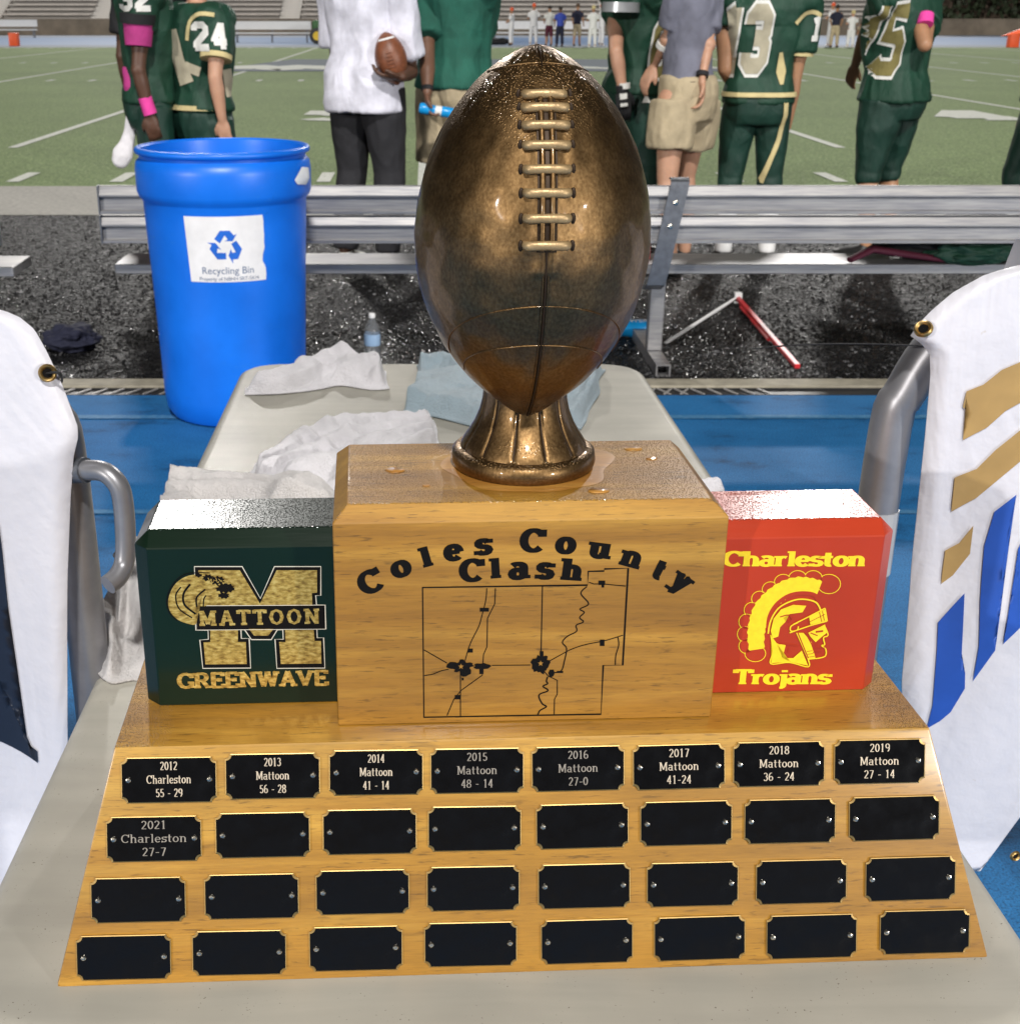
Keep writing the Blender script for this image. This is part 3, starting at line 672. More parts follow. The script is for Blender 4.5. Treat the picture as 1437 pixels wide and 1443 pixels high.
# base: a slab with sloping front and sides
HB_, HT, BH = .345, .298, .168
bm = bmesh.new()
vs_ = [bm.verts.new(p) for p in ((-HB_, 0, 0), (HB_, 0, 0), (HB_, .33, 0), (-HB_, .33, 0), (-HT, .053, BH), (HT, .053, BH), (HT, .277, BH), (-HT, .277, BH))]
for f in ((3, 2, 1, 0), (4, 5, 6, 7), (0, 1, 5, 4), (1, 2, 6, 5), (2, 3, 7, 6), (3, 0, 4, 7)): bm.faces.new([vs_[i] for i in f])
bmesh.ops.bevel(bm, geom=bm.edges[:], offset=.0022, segments=2, affect='EDGES', profile=.6)
base_o = finish('base', bm, M['wood'], TR, smooth=35, local=True)
def cham_block(name, x0, x1, y0, y1, z0, z1, b, mat, sides=(1, 1)):
    """block with chamfered top and outer upright edges"""
    bm = bmesh.new(); box(bm, (x0, y0, z0), (x1, y1, z1))
    es = []
    for e in bm.edges:
        a, c = e.verts; m = (a.co + c.co) / 2
        top = abs(m.z - z1) < 1e-6; upr = abs(a.co.x - c.co.x) < 1e-6 and abs(a.co.y - c.co.y) < 1e-6
        lft = abs(m.x - x0) < 1e-6; rgt = abs(m.x - x1) < 1e-6
        if (lft and not sides[0]) or (rgt and not sides[1]): continue
        if top or (upr and name != 'center_block'): es.append(e)
    bmesh.ops.bevel(bm, geom=es, offset=b, segments=1, affect='EDGES')
    bmesh.ops.bevel(bm, geom=[e for e in bm.edges if e.calc_face_angle(0) > .3], offset=.0007, segments=1, affect='EDGES')
    return finish(name, bm, mat, TR, smooth=20, local=True)
CB = (-.138, .140, .075, .228, BH + .0005, .340)
cb = cham_block('center_block', *CB, .0105, M['wood_top'])
GY = .110; GX0, GX1 = -.2845, .2795
gb = cham_block('green_block', GX0, CB[0] - .0004, GY, .192, BH + .0005, .309, .0108, M['green_block'], (1, 0))
ob = cham_block('orange_block', CB[1] + .0004, GX1, GY, .192, BH + .0005, .309, .0108, M['orange_block'], (0, 1))

# ---- plates on the sloping front
sl_n = Vector((0, -BH, .053)); put, px, xv, yv, nn = basis((0, 0, 0), sl_n, (0, .053, BH))
rows = [[(172, 305, 1065, 1131), (317, 452, 1059, 1126), (463, 597, 1053, 1122), (606, 738, 1052, 1118), (748, 880, 1049, 1115), (890, 1022, 1048, 1111), (1031, 1162, 1044, 1107), (1173, 1303, 1040, 1104)],
        [(149, 286, 1149, 1213), (303, 438, 1143, 1208), (455, 587, 1138, 1204), (602, 735, 1133, 1200), (754, 886, 1130, 1196), (901, 1031, 1127, 1191), (1046, 1178, 1124, 1188), (1193, 1324, 1120, 1184)],
        [(127, 264, 1235, 1299), (287, 423, 1229, 1295), (444, 578, 1223, 1289), (600, 733, 1217, 1285), (757, 888, 1215, 1280), (909, 1041, 1213, 1277), (1063, 1193, 1209, 1274), (1217, 1346, 1205, 1269)],
        [(107, 243, 1315, 1381), (270, 405, 1309, 1374), (435, 568, 1302, 1369), (598, 728, 1297, 1362), (762, 891, 1295, 1356), (920, 1050, 1289, 1353), (1078, 1207, 1287, 1350), (1238, 1365, 1282, 1342)]]
Wp, Hp, c_ = .0667, .0318, .0042
def notched(W, H, c, n=5):
    pts = []
    for sx, sy, a0 in ((1, 1, 270), (-1, 1, 0), (-1, -1, 90), (1, -1, 180)):
        cx_, cy_ = sx * W / 2, sy * H / 2
        pts += [(cx_ + c * math.cos(R(a0 - 90 * k / n)), cy_ + c * math.sin(R(a0 - 90 * k / n))) for k in range(n + 1)]
    return pts
ident = lambda x, y, l=0: Vector((x, y, l))
bm = bmesh.new(); prism(bm, notched(Wp, Hp, c_), 0, .0012, ident); bmesh.ops.recalc_face_normals(bm, faces=bm.faces[:]); plate_me = bpy.data.meshes.new('name_plate'); bm.to_mesh(plate_me); bm.free(); plate_me.materials.append(M['plate'])
bm = bmesh.new()
o_, i_ = notched(Wp + .0014, Hp + .0014, c_ - .0007), notched(Wp + .0002, Hp + .0002, c_ - .0001)
lay = [[bm.verts.new((x, y, z)) for x, y in q] for q, z in ((o_, 0), (o_, .0012), (i_, .0014), (i_, .0004))]
n = len(o_)
for a, b in zip(lay, lay[1:]):
    for k in range(n): bm.faces.new((a[k], a[(k + 1) % n], b[(k + 1) % n], b[k]))
bmesh.ops.recalc_face_normals(bm, faces=bm.faces[:]); rim_me = bpy.data.meshes.new('brass_rim'); bm.to_mesh(rim_me); bm.free(); rim_me.materials.append(M['brass'])
bm = bmesh.new(); lathe(bm, [(.0021, 0), (.0021, .0006), (.0015, .0012), (.0006, .0014)], 14); scr_me = bpy.data.meshes.new('screw'); bm.to_mesh(scr_me)
box(bm, (-.0011, -.00022, .0013), (.0011, .00022, .00155)); box(bm, (-.00022, -.0011, .0013), (.00022, .0011, .00152))
bm.to_mesh(scr_me); bm.free(); scr_me.materials.append(M['screw'])
texts = [('2012', 'Charleston', '55 - 29', .078), ('2013', 'Mattoon', '56 - 28', .08), ('2014', 'Mattoon', '41 - 14', .08), ('2015', 'Mattoon', '48 - 14', .07), ('2016', 'Mattoon', '27-0', .07),
         ('2017', 'Mattoon', '41-24', .07), ('2018', 'Mattoon', '36 - 24', .07), ('2019', 'Mattoon', '27 - 14', .07)]
fr_m = Matrix((xv, yv, nn)).transposed()
rr_ = random.Random(7)
def hand_px(u, v): return px(u, v)
for ri, row in enumerate(rows):
    for ci, (x0, x1, y0, y1) in enumerate(row):
        c = px((x0 + x1) / 2, (y0 + y1) / 2); l = px(x0, (y0 + y1) / 2 + .5 * (x1 - x0) * (.032 if ri < 3 else .032)); 
        tw = R(-1.0 + rr_.uniform(-.5, .5) + (.8 if ci > 3 else -.0))
        rm = (fr_m @ Matrix.Rotation(tw * .5, 3, 'Z') @ Matrix.Rotation(R(rr_.uniform(-.5, .5)), 3, 'X')).to_euler()
        lb = None
        if ri == 0: lb = 'plate engraved ' + ' '.join(texts[ci][:3])
        if ri == 1 and ci == 0: lb = 'plate engraved 2021 Charleston 27-7'
        p = inst('name_plate', plate_me, put(c[0], c[1], .0004), rm, TR, label=lb)
        inst('brass_rim', rim_me, (0, 0, 0), (0, 0, 0), p)
        for s in (-1, 1): inst('screw', scr_me, (s * (Wp / 2 - .0044), .0003, .0012), (0, 0, rr_.random() * 3), p)
        tx = texts[ci] if ri == 0 else (('2021', 'Charleston', '27-7', .07) if (ri, ci) == (1, 0) else None)
        if tx:
            bm = bmesh.new(); hh = .0063
            spec = [(tx[0], .0072, .0062, None), (tx[1], -.0026, .0062, None), (tx[2], -.0125, .0062, None)]
            if ci in (0, 1, 2) and ri == 0: xs = .78; th = .17
            elif ri == 1: xs = 1.15; th = .13
            else: xs = .95; th = .14
            for s_, y_, h_, _ in spec:
                pp, wd = text_polys(s_, h_, th, .065, .10, .05, xs=xs, track=.03)
                flat_polys(bm, pp, lambda x, y, l, y_=y_: Vector((x, y + y_, l)), .00125)
            finish('lettering', bm, M['plate_text_dim' if (ri == 1 or ci in (3, 4)) else 'plate_text'], p, local=True, recalc=False)

# ---- centre block face
put, px, xv, yv, nn = basis((0, CB[2], BH), (0, -1, 0), (0, 0, 1))
bm = bmesh.new()
def place_glyph(u, v, ch, h, rot, slant=0, thick=.33, thin=.20):
    h *= 1.12; cx_, cy_ = px(u, v); pp, wd = text_polys(ch, h, thick, thin, .10, .15, xs=1.12)
    mid = h * (.5 if ch in 'Clht' else (.22 if ch == 'y' else .34))
    cr, sr = math.cos(R(rot)), math.sin(R(rot)); out = []
    for p in pp: out.append([(cx_ + cr * x - sr * (y - mid), cy_ + sr * x + cr * (y - mid)) for x, y in p])
    flat_polys(bm, out, put, .0003)
for a in ((522, 819, 'C', .0150, 30), (565, 801, 'o', .0150, 20), (600, 784, 'l', .0138, 15), (639, 778, 'e', .0150, 7), (681, 770, 's', .0152, 4), (751, 761, 'C', .0152, 0), (797, 768, 'o', .0152, -3),
          (845, 775, 'u', .0152, -9), (889, 788, 'n', .0152, -17), (930, 801, 't', .0140, -22), (957, 822, 'y', .0150, -36),
          (665, 803, 'C', .0150, 4), (698, 800, 'l', .0140, 4), (731, 804, 'a', .0158, 2), (768, 804, 's', .0158, -2), (806, 802, 'h', .0150, -5)): place_glyph(*a)
finish('title_lettering', bm, M['black_ink'], TR, local=True, recalc=False)
bm = bmesh.new()
P = lambda pts: [px(u, v) for u, v in pts]
A = lambda pts: [(460 + x / 4.123, 690 + y / 4.123) for x, y in pts]
B = lambda pts: [(720 + x / 4.123, 690 + y / 4.123) for x, y in pts]
def line(pts, wd, smooth_=False, lift=.0003, closed=False, tgt=None):
    q = P(pts)
    if smooth_: q = catmull(q, 5, closed)
    flat_polys(tgt or bm, ribbon(q, wd, closed), put, lift)
out_ = A([(558, 566)]) + B([(444, 552), (448, 472), (540, 470), (541, 458), (680, 454), (648, 1018), (535, 1018), (522, 1302)]) + A([(566, 1320)])
line(out_, .00135, closed=True)
line(A([(931, 570), (925, 640), (905, 720), (885, 790), (845, 870), (825, 920), (805, 990)]), .0007, 1, .00034)
line(A([(981, 570), (977, 660), (935, 745), (932, 910), (912, 955), (908, 1010), (905, 1075), (780, 1165), (740, 1215), (700, 1310)]), .0007, 0, .00036)
line(A([(566, 928), (700, 1005)]), .0007, 0, .00038); line(A([(568, 1078), (620, 1068), (665, 1050), (710, 1040)]), .0007, 1, .0004)
line(A([(778, 1060), (778, 1315)]), .0007, 0, .00042); line(A([(960, 1018), (1185, 1016)]), .0007, 0, .00036)
line(B([(182, 560), (174, 945)]), .0008, 0, .00034)
line(B([(440, 560), (405, 600), (450, 660), (400, 690), (425, 710), (398, 740), (420, 765), (378, 785), (380, 820), (325, 850), (298, 885), (322, 920), (310, 990), (290, 1050), (235, 1062)]), .0009, 1, .00038)
line(B([(210, 1000), (300, 950), (360, 920), (440, 895), (530, 878), (600, 858), (650, 842)]), .0007, 1, .00042)
line(B([(620, 855), (625, 900), (608, 960), (605, 1015)]), .0008, 1, .00034)
line(B([(452, 535), (480, 545), (540, 545), (665, 558)]), .0007, 0, .00036)
line(B([(212, 1085), (205, 1110), (212, 1125), (185, 1140), (215, 1165), (162, 1190), (180, 1240), (205, 1258), (168, 1280), (155, 1305)]), .0011, 1, .00038)
line(B([(190, 1050), (215, 1080), (268, 1105), (268, 1185), (252, 1215), (250, 1302)]), .0007, 0, .0004)
def blob(c, rx, ry, n, seed, tf, amp=.35, lift=.00046):
    r_ = random.Random(seed); pts = []
    for k in range(n):
        a_ = 2 * math.pi * k / n; q = 1 - amp * r_.random(); pts.append((c[0] + rx * q * math.cos(a_), c[1] + ry * q * math.sin(a_)))
    q = P(tf(pts)); m = px(*tf([c])[0])
    flat_polys(bm, [[m, q[k], q[(k + 1) % n]] for k in range(n)], put, lift)
blob((785, 1022), 80, 40, 26, 1, A, .45); blob((735, 1020), 48, 26, 16, 2, A); blob((905, 1022), 58, 22, 14, 3, A); blob((800, 1055), 45, 30, 14, 4, A, .5); blob((172, 1012), 62, 62, 30, 5, B, .32); blob((235, 1062), 24, 26, 12, 6, B)
for tf, r4 in ((A, (890, 683, 943, 705)), (A, (820, 920, 850, 943)), (A, (745, 1190, 775, 1215)), (A, (785, 1090, 797, 1105)), (B, (507, 525, 546, 550)), (B, (515, 868, 542, 905)), (B, (166, 935, 188, 965)), (A, (888, 1035, 912, 1068)), (B, (525, 545, 540, 565)), (B, (265, 1050, 302, 1062))):
    flat_polys(bm, [P(tf([(r4[0], r4[1]), (r4[2], r4[1]), (r4[2], r4[3]), (r4[0], r4[3])]))[::-1]], put, .0005)
finish('county_map', bm, M['black_ink'], TR, local=True, recalc=False)
bm = bmesh.new()
for tf, c in ((A, (781, 1024)), (B, (171, 1006))):
    pts = [(c[0] + (17 if k % 2 == 0 else 7) * math.sin(math.pi * k / 5), c[1] - (17 if k % 2 == 0 else 7) * math.cos(math.pi * k / 5)) for k in range(10)]
    q = P(tf(pts)); m = px(*tf([c])[0]); flat_polys(bm, [[m, q[k], q[(k + 1) % 10]] for k in range(10)], put, .0006)
finish('map_star', bm, M['wood'], TR, local=True, recalc=False)

# ---- green block emblem
put, px, xv, yv, nn = basis((0, GY, BH), (0, -1, 0), (0, 0, 1))
G = lambda pts: [(180 + x / 3.797, 680 + y / 3.797) for x, y in pts]
def fillp(bm, pts, lift):
    vv = [bm.verts.new(put(x, y, lift)) for x, y in P(pts)]; f = bm.faces.new(vv)
bw, bk, bg_ = bmesh.new(), bmesh.new(), bmesh.new()
Mtop = [(357, 447), (612, 447), (710, 618), (785, 447), (1033, 447), (1033, 602), (1006, 602), (1010, 652), (1056, 652), (1060, 782), (1012, 782), (1014, 828), (1048, 828), (1055, 990), (798, 992), (788, 836), (832, 836), (830, 786), (800, 786), (768, 838), (662, 838), (626, 786), (606, 786), (608, 832), (650, 832), (658, 990), (402, 992), (386, 840), (432, 836), (430, 788), (365, 788), (360, 652), (405, 652), (402, 602), (362, 602)]
def shrink(pts, d):
    n = len(pts); out = []
    for i in range(n):
        p, a, b = Vector(pts[i]), Vector(pts[i - 1]), Vector(pts[(i + 1) % n])
        e1 = (p - a).normalized(); e2 = (b - p).normalized(); n1 = Vector((-e1.y, e1.x)); n2 = Vector((-e2.y, e2.x)); q = n1 + n2
        q = q / max(.35, q.length_squared) * 2 if q.length > 1e-6 else n1
        out.append(tuple(p + q * d * (1 if q.length < 2.4 else 2.4 / q.length)))
    return out
flat_polys(bw, ribbon(P(G(Mtop)), .0008, True), put, .0003)
fillp(bk, G(shrink(Mtop, 4)), .0004)
for g in ([(378, 466), (600, 466), (708, 645), (797, 466), (1013, 466), (1013, 586), (985, 588), (988, 656), (425, 656), (425, 588), (378, 588)],
          [(442, 786), (590, 786), (590, 850), (632, 850), (637, 968), (416, 970), (406, 852), (442, 850)], [(842, 786), (995, 786), (1000, 845), (1034, 845), (1036, 965), (820, 968), (810, 850), (844, 850)], [(648, 780), (780, 780), (752, 816), (676, 816)]): fillp(bg_, G(g), .0005)
fillp(bk, G([(374, 662), (1048, 658), (1050, 776), (376, 779)]), .00056)
flat_polys(bw, ribbon(P(G([(368, 656), (1054, 652), (1057, 781), (370, 786)])), .0005, True), put, .0006)
mt_w = px(*G([(1030, 740)])[0])[0] - px(*G([(388, 740)])[0])[0]
pp, wd = text_polys('MATTOON', .0124, .24, .15, .12, .15, ang=True, align='l', cond=mt_w, track=.20)
ox, oy = px(*G([(386, 764)])[0]); flat_polys(bg_, pp, lambda x, y, l: put(x + ox, y + oy, l), .00066)
gw = px(*G([(1075, 1090)])[0])[0] - px(*G([(272, 1100)])[0])[0]
ox2, oy2 = px(*G([(270, 1100)])[0])
pp, wd = text_polys('GREENWAVE', .0130, .26, .17, .10, .15, ang=True, align='l', cond=gw, track=.0)
flat_polys(bg_, pp, lambda x, y, l: put(x + ox2, y + oy2, l), .00036)
# wave
outer = [(430, 500), (380, 488), (310, 500), (250, 545), (218, 620), (225, 680), (262, 725), (310, 748), (368, 752), (366, 664), (420, 656), (470, 600), (540, 580), (560, 530), (520, 510)]
wc = (400, 600); q = P(G(catmull(outer, 4, True))); m = px(*G([wc])[0])
flat_polys(bg_, [[m, q[k], q[(k + 1) % len(q)]] for k in range(len(q))], put, .0007, 0)
for s_, wd in (([(265, 735), (222, 690), (210, 620), (240, 545), (300, 490), (380, 478), (440, 480)], .0007), ([(345, 720), (275, 670), (258, 600), (285, 555)], .0011), ([(365, 700), (305, 650), (300, 590), (335, 540)], .0016), ([(370, 662), (370, 610), (415, 568)], .0013), ([(405, 660), (408, 620), (420, 600)], .0010)):
    flat_polys(bk, ribbon(catmull(P(G(s_)), 5), wd), put, .00078)
r_ = random.Random(5)
for c, rad, nn_ in (((520, 560), 52, 22), ((480, 520), 44, 20), ((430, 505), 34, 16), ((515, 600), 32, 16), ((380, 492), 20, 12), ((555, 565), 22, 12)):
    pts = [(c[0] + rad * (1 if k % 2 else .62 + .3 * r_.random()) * math.cos(6.283 * k / nn_), c[1] + rad * .62 * (1 if k % 2 else .62) * math.sin(6.283 * k / nn_)) for k in range(nn_)]
    q = P(G(pts)); m = px(*G([c])[0]); flat_polys(bk, [[m, q[k], q[(k + 1) % nn_]] for k in range(nn_)], put, .00084 + .00002 * nn_ / 10)
for k in range(8):
    a_ = G(catmull([(430 + k * 14, 505 + (k % 3) * 6), (440 + k * 14, 520 + (k % 2) * 12), (450 + k * 13, 512 + k * 4)], 3)); flat_polys(bg_, ribbon(P(a_), .0005), put, .00095)
finish('emblem_outline', bw, M['white_line'], TR, local=True, recalc=False); finish('emblem_black', bk, M['black_ink'], TR, local=True, recalc=False); finish('emblem_gold', bg_, M['gold_leaf'], TR, local=True, recalc=False)  # cream outline, black print and gold foil layers of the emblem

# ---- orange block emblem and words
O = lambda pts: [(980 + x / 3.797, 680 + y / 3.797) for x, y in pts]
by, bo = bmesh.new(), bmesh.new()
def word(s, x0, x1, yb, hpx, bm_, lift=.0004):
    a_ = px(*O([(x0, yb)])[0]); b_ = px(*O([(x1, yb)])[0]); h_ = px(*O([((x0 + x1) / 2, yb - hpx)])[0])[1] - px(*O([((x0 + x1) / 2, yb)])[0])[1]
    pp, wd = text_polys(s, h_, .27, .15, .06, .11, align='l', cond=b_[0] - a_[0], track=-.02)
    sl_ = (b_[1] - a_[1]) / (b_[0] - a_[0]); flat_polys(bm_, pp, lambda x, y, l: put(x + a_[0], y + a_[1] + x * sl_, l), lift)
word('Charleston', 145, 905, 445, 80, by); word('Trojans', 200, 718, 1076, 78, by)
def stroke(pts, wd, lift, tgt, sm=True):
    q = P(O(pts)); q = catmull(q, 5) if sm else q; flat_polys(tgt, ribbon(q, wd), put, lift)
def poly(pts, lift, tgt): 
    f = tgt.faces.new([tgt.verts.new(put(x, y, lift)) for x, y in P(O(pts))]); bmesh.ops.triangulate(tgt, faces=[f])
for (cx_, cy_, rx, ry) in ((712, 540, 62, 52), (628, 512, 50, 44), (545, 512, 50, 44), (468, 530, 48, 42), (400, 570, 45, 42), (342, 620, 44, 42), (300, 680, 42, 42), (272, 742, 42, 42), (262, 808, 40, 42), (272, 872, 42, 40), (318, 912, 56, 44)):
    stroke(arc(cx_, cy_, rx, ry, 0, 360, 20), .0006, .0004, by, False)
    poly(arc(cx_, cy_, rx - 4, ry - 4, 0, 342, 19), .00046, bo)
# crest
cl = [(662, 560), (600, 548), (535, 548), (470, 572), (410, 615), (360, 672), (335, 740), (322, 810), (325, 890)]
q = catmull(P(O(cl)), 6); wds = [.0105 + .004 * math.sin(math.pi * i / len(q)) + .0009 * ((i * 7) % 3) for i in range(len(q))]
flat_polys(by, ribbon(q, wds), put, .0006)
hel = [(386, 800), (392, 720), (430, 650), (500, 600), (580, 588), (640, 602), (660, 650)]
stroke(hel, .0032, .0007, bo); stroke([(386, 805), (400, 735), (440, 670), (505, 632), (570, 620), (640, 636), (668, 680)], .0012, .0008, by)
poly([(400, 790), (415, 725), (455, 675), (520, 650), (590, 655), (570, 690), (500, 700), (465, 720), (480, 740), (450, 770), (440, 820), (410, 830)], .00084, by)
stroke([(450, 715), (495, 705), (515, 730), (490, 740)], .0010, .0009, bo)
for s_ in ([(690, 668), (600, 715), (520, 755)], [(700, 738), (610, 762), (500, 800)], [(690, 668), (702, 738)], [(545, 745), (508, 765), (508, 790), (540, 785), (548, 765)], [(690, 768), (706, 812), (682, 826), (688, 862), (672, 868), (694, 888), (690, 925), (640, 938)], [(400, 812), (412, 900), (400, 965), (500, 958), (600, 982), (600, 940)]):
    stroke(s_, .0010, .0009, by, len(s_) > 2)
poly([(605, 715), (690, 674), (698, 735), (612, 757)], .00086, by)
poly([(535, 800), (575, 800), (618, 850), (640, 940), (598, 944), (562, 860)], .00086, by); poly([(402, 815), (432, 856), (480, 866), (462, 935), (520, 935), (566, 895), (600, 976), (505, 955), (402, 962), (414, 900)], .00084, by)
poly([(600, 800), (690, 755), (700, 800), (672, 822), (640, 850), (612, 820)], .00085, by)
for s_, w_ in (([(545, 800), (600, 935)], .0008), ([(585, 800), (618, 860), (640, 925)], .0008), ([(640, 795), (680, 790)], .0016), ([(600, 745), (690, 700)], .0005), ([(660, 690), (672, 740)], .0006), ([(676, 684), (686, 734)], .0006), ([(440, 858), (545, 870)], .0006), ([(640, 880), (690, 880)], .0007), ([(592, 900), (622, 895)], .0005), ([(596, 915), (628, 910)], .0005), ([(600, 930), (634, 925)], .0005), ([(625, 905), (672, 900)], .0006), ([(500, 878), (492, 905)], .0006), ([(660, 845), (640, 870)], .0007), ([(650, 815), (612, 800)], .0009)):
    stroke(s_, w_, .00096, bo, False)
finish('emblem_yellow', by, M['yellow'], TR, local=True, recalc=False); finish('emblem_orange', bo, M['orange_block'], TR, local=True, recalc=False)

# ---- bronze stand
SX, SY = (TI @ Vector((.0737, .918, 0))).xy
SZ = .3405
bm = bmesh.new()
prof = [(.0515, 0), (.0535, .0015), (.0545, .006), (.0535, .012), (.0505, .0145), (.0475, .0150), (.0470, .0165), (.0455, .020), (.0415, .026), (.0370, .034), (.0335, .043), (.0315, .052), (.0308, .060), (.0312, .068), (.0322, .074), (.030, .0755)]
rings = []; N = 180
for r, z in prof:
    L = []
    for k in range(N):
        a_ = 2 * math.pi * k / N; ph = (k % 15) - 7.5; g = .0016 * math.exp(-(ph + .5) ** 2 / .5) if (z > .016 and z < .0752) else 0
        L.append(bm.verts.new((SX + (r - g) * math.cos(a_), SY + (r - g) * math.sin(a_), SZ + z)))
    rings.append(L)
for a, b in zip(rings, rings[1:]):
    for k in range(N): bm.faces.new((a[k], a[(k + 1) % N], b[(k + 1) % N], b[k]))
bm.faces.new(rings[0][::-1]); bm.faces.new(rings[-1])
stand = finish('stand', bm, M['bronze'], TR, smooth=60, local=True)
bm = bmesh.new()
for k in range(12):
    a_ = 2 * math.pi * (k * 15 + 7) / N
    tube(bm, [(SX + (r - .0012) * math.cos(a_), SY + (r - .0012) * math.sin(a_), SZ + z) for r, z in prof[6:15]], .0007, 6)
finish('flute_groove', bm, M['bronze_shade'], stand, local=True, kind='stuff')  # dark tubes put the shade of the flutes into the colour
# ---- bronze football
bc = TI @ Vector((.0727, .8865, 1.40 - .1455)); LH, BR = .1262, .0806
rho = (LH ** 2 + BR ** 2) / (2 * BR)
def brad(s):
    a_ = max(0, math.sqrt(max(0, rho ** 2 - (s * LH) ** 2)) - (rho - BR)); e_ = BR * math.sqrt(max(0, 1 - s * s))
    if s > 0: return BR * max(0, 1 - s * s) ** .64
    k = max(0, (-s - .9) / .1) * .5
    return a_ * (1 - .6 * k) + e_ * .6 * k
def bsurf(phi, s, off=0):
    """phi 0 = lace meridian towards the camera"""
    r = brad(s) + off; a_ = R(-90 + 2.2 - 2.6) + phi
    return Vector((bc.x + r * math.cos(a_), bc.y + r * math.sin(a_), bc.z + s * LH))
NU, NV = 220, 170
bm = bmesh.new(); rings = []
def arcseam(phi, s0, s1): return s0 - (s0 - s1) * min(1, (phi / R(62)) ** 2)
for j in range(1, NV):
    t_ = math.pi * j / NV; s = -math.cos(t_); L = []
    for k in range(NU):
        ph = -math.pi + 2 * math.pi * k / NU
        g = 0
        for q in (0, math.pi / 2, math.pi, -math.pi / 2):
            d = abs((ph - q + math.pi) % (2 * math.pi) - math.pi) * brad(s)
            g -= .0011 * math.exp(-(d / .0011) ** 2) * (1 if q == 0 and s < .12 or q != 0 or s > .93 else 0)
            g += .0005 * math.exp(-((d - .0028) / .0016) ** 2) * (1 if q == 0 and s < .12 else 0)
        # raised lace bed
        if -.08 < s < .86: g += .0012 * math.exp(-(ph * brad(s) / .0085) ** 6)
        if s < .96 and s > -.96: g += .0007 * noise.noise(Vector((math.cos(ph) * 6, math.sin(ph) * 6, s * 9)))
        L.append(bm.verts.new(bsurf(ph, s, g)))
    rings.append(L)
for a, b in zip(rings, rings[1:]):
    for k in range(NU): bm.faces.new((a[k], a[(k + 1) % NU], b[(k + 1) % NU], b[k]))
for rg, s in ((rings[0], -1), (rings[-1], 1)):
    v = bm.verts.new((bc.x, bc.y, bc.z + s * LH))
    for k in range(NU): bm.faces.new((rg[k], rg[(k + 1) % NU], v))
ball = finish('football', bm, M['bronze'], TR, smooth=180, local=True)
lace_v = [131.5, 151, 175, 205.5, 239, 272, 308, 345]
def s_of_v(v):
    best = None
    for i in range(-95, 97):
        s = i / 100; p = TM @ bsurf(0, s); d = p - CAM; cz = d.dot(Vector((0, CS, -SN))); cy = d.dot(Vector((0, SN, CS))); vv = CY - F * cy / cz
        if best is None or abs(vv - v) < best[0]: best = (abs(vv - v), s)
    return best[1]
for i, v in enumerate(lace_v):
    s = s_of_v(v); hw = .0160 if i else .0148; L = []
    for k in range(-8, 9):
        ph = hw * k / 8 / brad(s); off = .0033 - (.006 * max(0, (abs(k) - 6.3)) ** 1.2)
        L.append(bsurf(ph, s + .006 * (1 - (k / 8) ** 2) , off))
    bm = bmesh.new(); tube(bm, L, [.0012] + [.0023] * 15 + [.0012], 12, sq=1.3); finish('lace', bm, M['bronze_lace'], ball, smooth=60, local=True)
for sx in (-1, 1):
    bm = bmesh.new(); s0, s1 = s_of_v(353), s_of_v(126)
    L = [bsurf(sx * .0031 / brad(s0 + (s1 - s0) * k / 40), s0 + (s1 - s0) * k / 40, .0020) for k in range(41)]
    tube(bm, L, .0020, 10); finish('lace_strip', bm, M['bronze'], ball, smooth=60, local=True)
for dx, rad_, mm in ((0, .0008, 'bronze_shade'), (-.0017, .0006, 'bronze'), (.0017, .0005, 'bronze')):
    for sa, sb in ((s_of_v(354), -.985), (.90, .985)):
        bm = bmesh.new(); tube(bm, [bsurf(dx / max(.012, brad(sa + (sb - sa) * k / 50)), sa + (sb - sa) * k / 50, .0007 if dx else .0005) for k in range(51)], rad_, 8); finish('seam', bm, M[mm], ball, smooth=60, local=True)  # centre tube coloured dark as groove shade, bronze tubes beside it
for v in lace_v:
    s = s_of_v(v)
    for q in (-1, 1):
        bm = bmesh.new(); c_e = bsurf(q * .0164 / brad(s), s, .0002); ell(bm, c_e, (.0017, .0012, .0036)); finish('lace_end_shade', bm, M['bronze_shade'], ball, smooth=60, local=True)  # dark spots painted as shade under the lace ends
bm = bmesh.new(); s0, s1 = s_of_v(356), s_of_v(124); G2 = []
for k in range(61):
    s = s0 + (s1 - s0) * k / 60; G2.append([bm.verts.new(bsurf(d / brad(s), s, .0016 - (.0016 if abs(d) > .0062 else 0))) for d in (-.0068, -.0060, -.003, 0, .003, .0060, .0068)])
for a, b in zip(G2, G2[1:]):
    for k in range(6): bm.faces.new((a[k], a[k + 1], b[k + 1], b[k]))
finish('lace_bed', bm, M['bronze_shade'], ball, smooth=60, local=True)  # dark strip painted as recess shade behind the laces
for a0, a1, ext in ((s_of_v(432), s_of_v(432) - .25, 74), (s_of_v(486), s_of_v(486) - .19, 68), (.915, .885, 80)):
    bm = bmesh.new(); L = [bsurf(R(d), a0 + (a1 - a0) * (abs(d) / 62) ** 2, .0001) for d in range(-ext, ext + 1, 4)]
    tube(bm, L, .0005, 6); finish('seam', bm, M['bronze'], ball, smooth=60, local=True)

